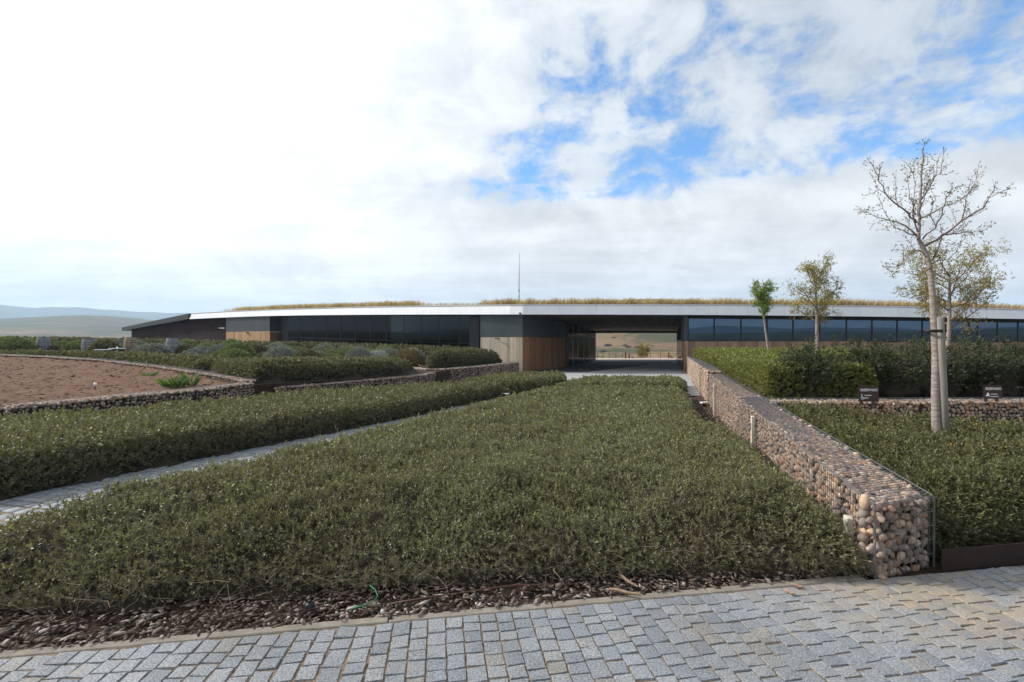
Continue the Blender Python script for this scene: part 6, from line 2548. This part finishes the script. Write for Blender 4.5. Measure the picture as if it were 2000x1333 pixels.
def sign(label, x0, x1, y0, y1, kind):
    Y = 8.88
    a_, b_ = at(x0, y0, Y), at(x1, y1, Y)
    wd, ht = b_.x - a_.x, a_.z - b_.z
    root = thing('parking_sign', ((a_.x + b_.x) / 2, Y, b_.z), label, 'sign', 'brown reserved-parking signs')
    box('sign_plate', ((a_.x + b_.x) / 2, Y, (a_.z + b_.z) / 2), (wd, 0.012, ht), 'sign_brown', root, bevel=0.002)
    for sx in (0.2, 0.8):
        box('bracket', (a_.x + wd * sx, Y + 0.03, b_.z + 0.02), (0.03, 0.04, 0.16), 'sign_brown', root)
    yf = Y - 0.0085
    text_mesh('RESERVADO', 0.86 * wd, (a_.x + wd * 0.075, yf, a_.z - ht * 0.335), root)
    s = wd / 0.385
    ix, iz = a_.x + wd * 0.11, a_.z - ht * 0.86
    segs = []
    if kind == 'chair':
        # wheel, seat, back, head
        ring = [Vector((ix + 0.022 * s + 0.024 * s * math.cos(t), yf, iz + 0.026 * s + 0.024 * s * math.sin(t))) for t in np.linspace(R(120), R(380), 14)]
        segs.append(tube_vf(ring, 0.0052 * s, 5))
        segs.append(tube_vf([Vector((ix + 0.012 * s, yf, iz + 0.085 * s)), Vector((ix + 0.016 * s, yf, iz + 0.045 * s)), Vector((ix + 0.042 * s, yf, iz + 0.043 * s)), Vector((ix + 0.054 * s, yf, iz + 0.014 * s)), Vector((ix + 0.064 * s, yf, iz + 0.018 * s))], 0.006 * s, 5))
        segs.append(tube_vf([Vector((ix + 0.016 * s, yf, iz + 0.068 * s)), Vector((ix + 0.034 * s, yf, iz + 0.066 * s))], 0.004 * s, 5))
        hd = [Vector((ix + 0.011 * s, yf - 0.002, iz + 0.097 * s)), Vector((ix + 0.011 * s, yf + 0.003, iz + 0.097 * s))]
        segs.append(tube_vf(hd, 0.0095 * s, 10))
        bars = ((0.27, 0.63, 0.50), (0.27, 0.47, 0.30))
    else:
        cbx = lambda x_, z_, w_, h_: box_vf((ix + x_ * s, yf, iz + z_ * s), (w_ * s, 0.003, h_ * s))
        vv, ff = hexa(*[Vector(v) for v in ((ix + 0.012 * s, yf - .002, iz + .048 * s), (ix + 0.064 * s, yf - .002, iz + .048 * s), (ix + 0.064 * s, yf + .002, iz + .048 * s), (ix + 0.012 * s, yf + .002, iz + .048 * s),
                                            (ix + 0.022 * s, yf - .002, iz + .085 * s), (ix + 0.054 * s, yf - .002, iz + .085 * s), (ix + 0.054 * s, yf + .002, iz + .085 * s), (ix + 0.022 * s, yf + .002, iz + .085 * s))])
        segs.append((vv, ff))
        segs.append(cbx(0.038, 0.032, 0.072, 0.030))
        segs.append(cbx(0.012, 0.010, 0.014, 0.013))
        segs.append(cbx(0.064, 0.010, 0.014, 0.013))
        bars = ((0.36, 0.72, 0.42), (0.36, 0.80, 0.20))
    V_, F_ = merge([([Vector(v) for v in a2], b2) for a2, b2 in segs])
    link('pictogram', new_mesh('pictogram', V_, F_), 'sign_white', root)
    # two small lines of print, too small to read in the photograph
    bs = []
    rr = random.Random(x0)
    for (u0, u1, vz) in bars:
        x_ = u0
        while x_ < u1:
            w_ = rr.uniform(0.018, 0.03)
            hgt = rr.uniform(0.045, 0.06)
            bs.append(box_vf((a_.x + wd * (x_ + w_ / 2), yf, b_.z + ht * vz * 0.8), (wd * w_, 0.003, ht * hgt)))
            x_ += w_ + 0.012
    V_, F_ = merge(bs)
    link('small_print', new_mesh('small_print', V_, F_), 'sign_white', root)


sign('brown sign reading RESERVADO with a wheelchair symbol, left of the staked tree', 1677, 1716, 754, 785, 'chair')
sign('brown sign reading RESERVADO with a small car symbol, right of the staked tree', 1921, 1957, 753, 779, 'car')

# ------------------------------------------------------------------ wine barrels and bar tables on the terrace
BAR = [(85, 658.5, 28.0, 'grey', 'leftmost weathered grey wine barrel among the shrubs'), (173, 662, 28.0, 'grey', 'second weathered grey wine barrel, left of the white table discs'),
       (255, 659, 29.5, 'warm', 'honey-brown wine barrel standing right of the white table discs'), (336, 661, 29.5, 'grey', 'rightmost weathered grey wine barrel below the dark wing')]
prof = [(0.0, 0.265), (0.12, 0.295), (0.28, 0.325), (0.475, 0.345), (0.67, 0.325), (0.83, 0.295), (0.95, 0.265)]
for px, ytop, Y, kind, lab in BAR:
    c = at(px, ytop, Y)
    zb = c.z - 0.95
    root = thing('wine_barrel', (c.x, Y, zb), lab, 'barrel', 'wine barrels on the terrace')
    nst = 20
    for k_ in range(nst):
        a0, a1 = 2 * math.pi * k_ / nst, 2 * math.pi * (k_ + 1) / nst
        a0 += 0.012
        a1 -= 0.012
        V_, F_ = [], []
        for zz_, rr in prof:
            for a_, ro in ((a0, rr), (a1, rr), (a1, rr - 0.025), (a0, rr - 0.025)):
                V_.append((c.x + ro * math.cos(a_), Y + ro * math.sin(a_), zb + zz_))
        for i_ in range(len(prof) - 1):
            for q in range(4):
                q2 = (q + 1) % 4
                F_.append((i_ * 4 + q, i_ * 4 + q2, i_ * 4 + 4 + q2, i_ * 4 + 4 + q))
        F_ += [(3, 2, 1, 0), tuple(range(len(V_) - 4, len(V_)))]
        link('stave', new_mesh('stave', V_, F_), 'barrel_grey' if kind == 'grey' else 'barrel_warm', root)
    for zz_ in (0.04, 0.22, 0.34, 0.61, 0.73, 0.90):
        rr = np.interp(zz_, [p[0] for p in prof], [p[1] for p in prof]) + 0.004
        V_, F_ = [], []
        for k_ in range(28):
            a_ = 2 * math.pi * k_ / 28
            for zo, ro in ((-0.02, rr), (0.02, rr), (0.02, rr - 0.01), (-0.02, rr - 0.01)):
                V_.append((c.x + ro * math.cos(a_), Y + ro * math.sin(a_), zb + zz_ + zo))
        for k_ in range(28):
            a_, b2 = k_ * 4, ((k_ + 1) % 28) * 4
            for q in range(4):
                q2 = (q + 1) % 4
                F_.append((a_ + q, b2 + q, b2 + q2, a_ + q2))
        link('hoop', new_mesh('hoop', V_, F_, True), 'hoop_iron', root)
    tube('barrel_head', [(c.x, Y, zb + 0.90), (c.x, Y, zb + 0.93)], 0.255, 'barrel_grey' if kind == 'grey' else 'barrel_warm', root, 24, False)
for (px, py, Y, wd, lab, um) in [(201, 683.5, 25.5, 0.78, 'low white round garden table left of the taller one', False), (229, 681, 26.5, 0.80, 'white round garden table with a small centre knob, beside the honey-brown barrel', True)]:
    c = at(px, py, Y)
    g_ = float(zt(c.x))
    root = thing('garden_table', (c.x, Y, g_), lab, 'table', 'white garden tables on the terrace')
    tube('table_top', [(c.x, Y, c.z - 0.015), (c.x, Y, c.z + 0.015)], wd / 2, 'white_enamel', root, 28, False)
    tube('stem', [(c.x, Y, g_), (c.x, Y, c.z - 0.016)], 0.03, 'white_enamel', root, 8)
    tube('base', [(c.x, Y, g_), (c.x, Y, g_ + 0.02)], 0.2, 'white_enamel', root, 16, False)
    if um:
        tube('knob', [(c.x, Y, c.z + 0.016), (c.x, Y, c.z + 0.10)], 0.04, 'white_enamel', root, 8)

# ------------------------------------------------------------------ air
hz = bpy.data.materials.new('haze_air')
hz.use_nodes = True
hz.node_tree.nodes.clear()
ho = hz.node_tree.nodes.new('ShaderNodeOutputMaterial')
pv = hz.node_tree.nodes.new('ShaderNodeVolumePrincipled')
pv.inputs['Color'].default_value = (0.58, 0.78, 1.0, 1)
pv.inputs['Density'].default_value = 0.00027
pv.inputs['Anisotropy'].default_value = 0.2
hz.node_tree.links.new(pv.outputs[0], ho.inputs['Volume'])
vv, ff = box_vf((0, 0, 130), (9200, 9200, 330))
ho_ = link('haze', new_mesh('haze', vv, ff), hz)
ho_['kind'] = 'stuff'
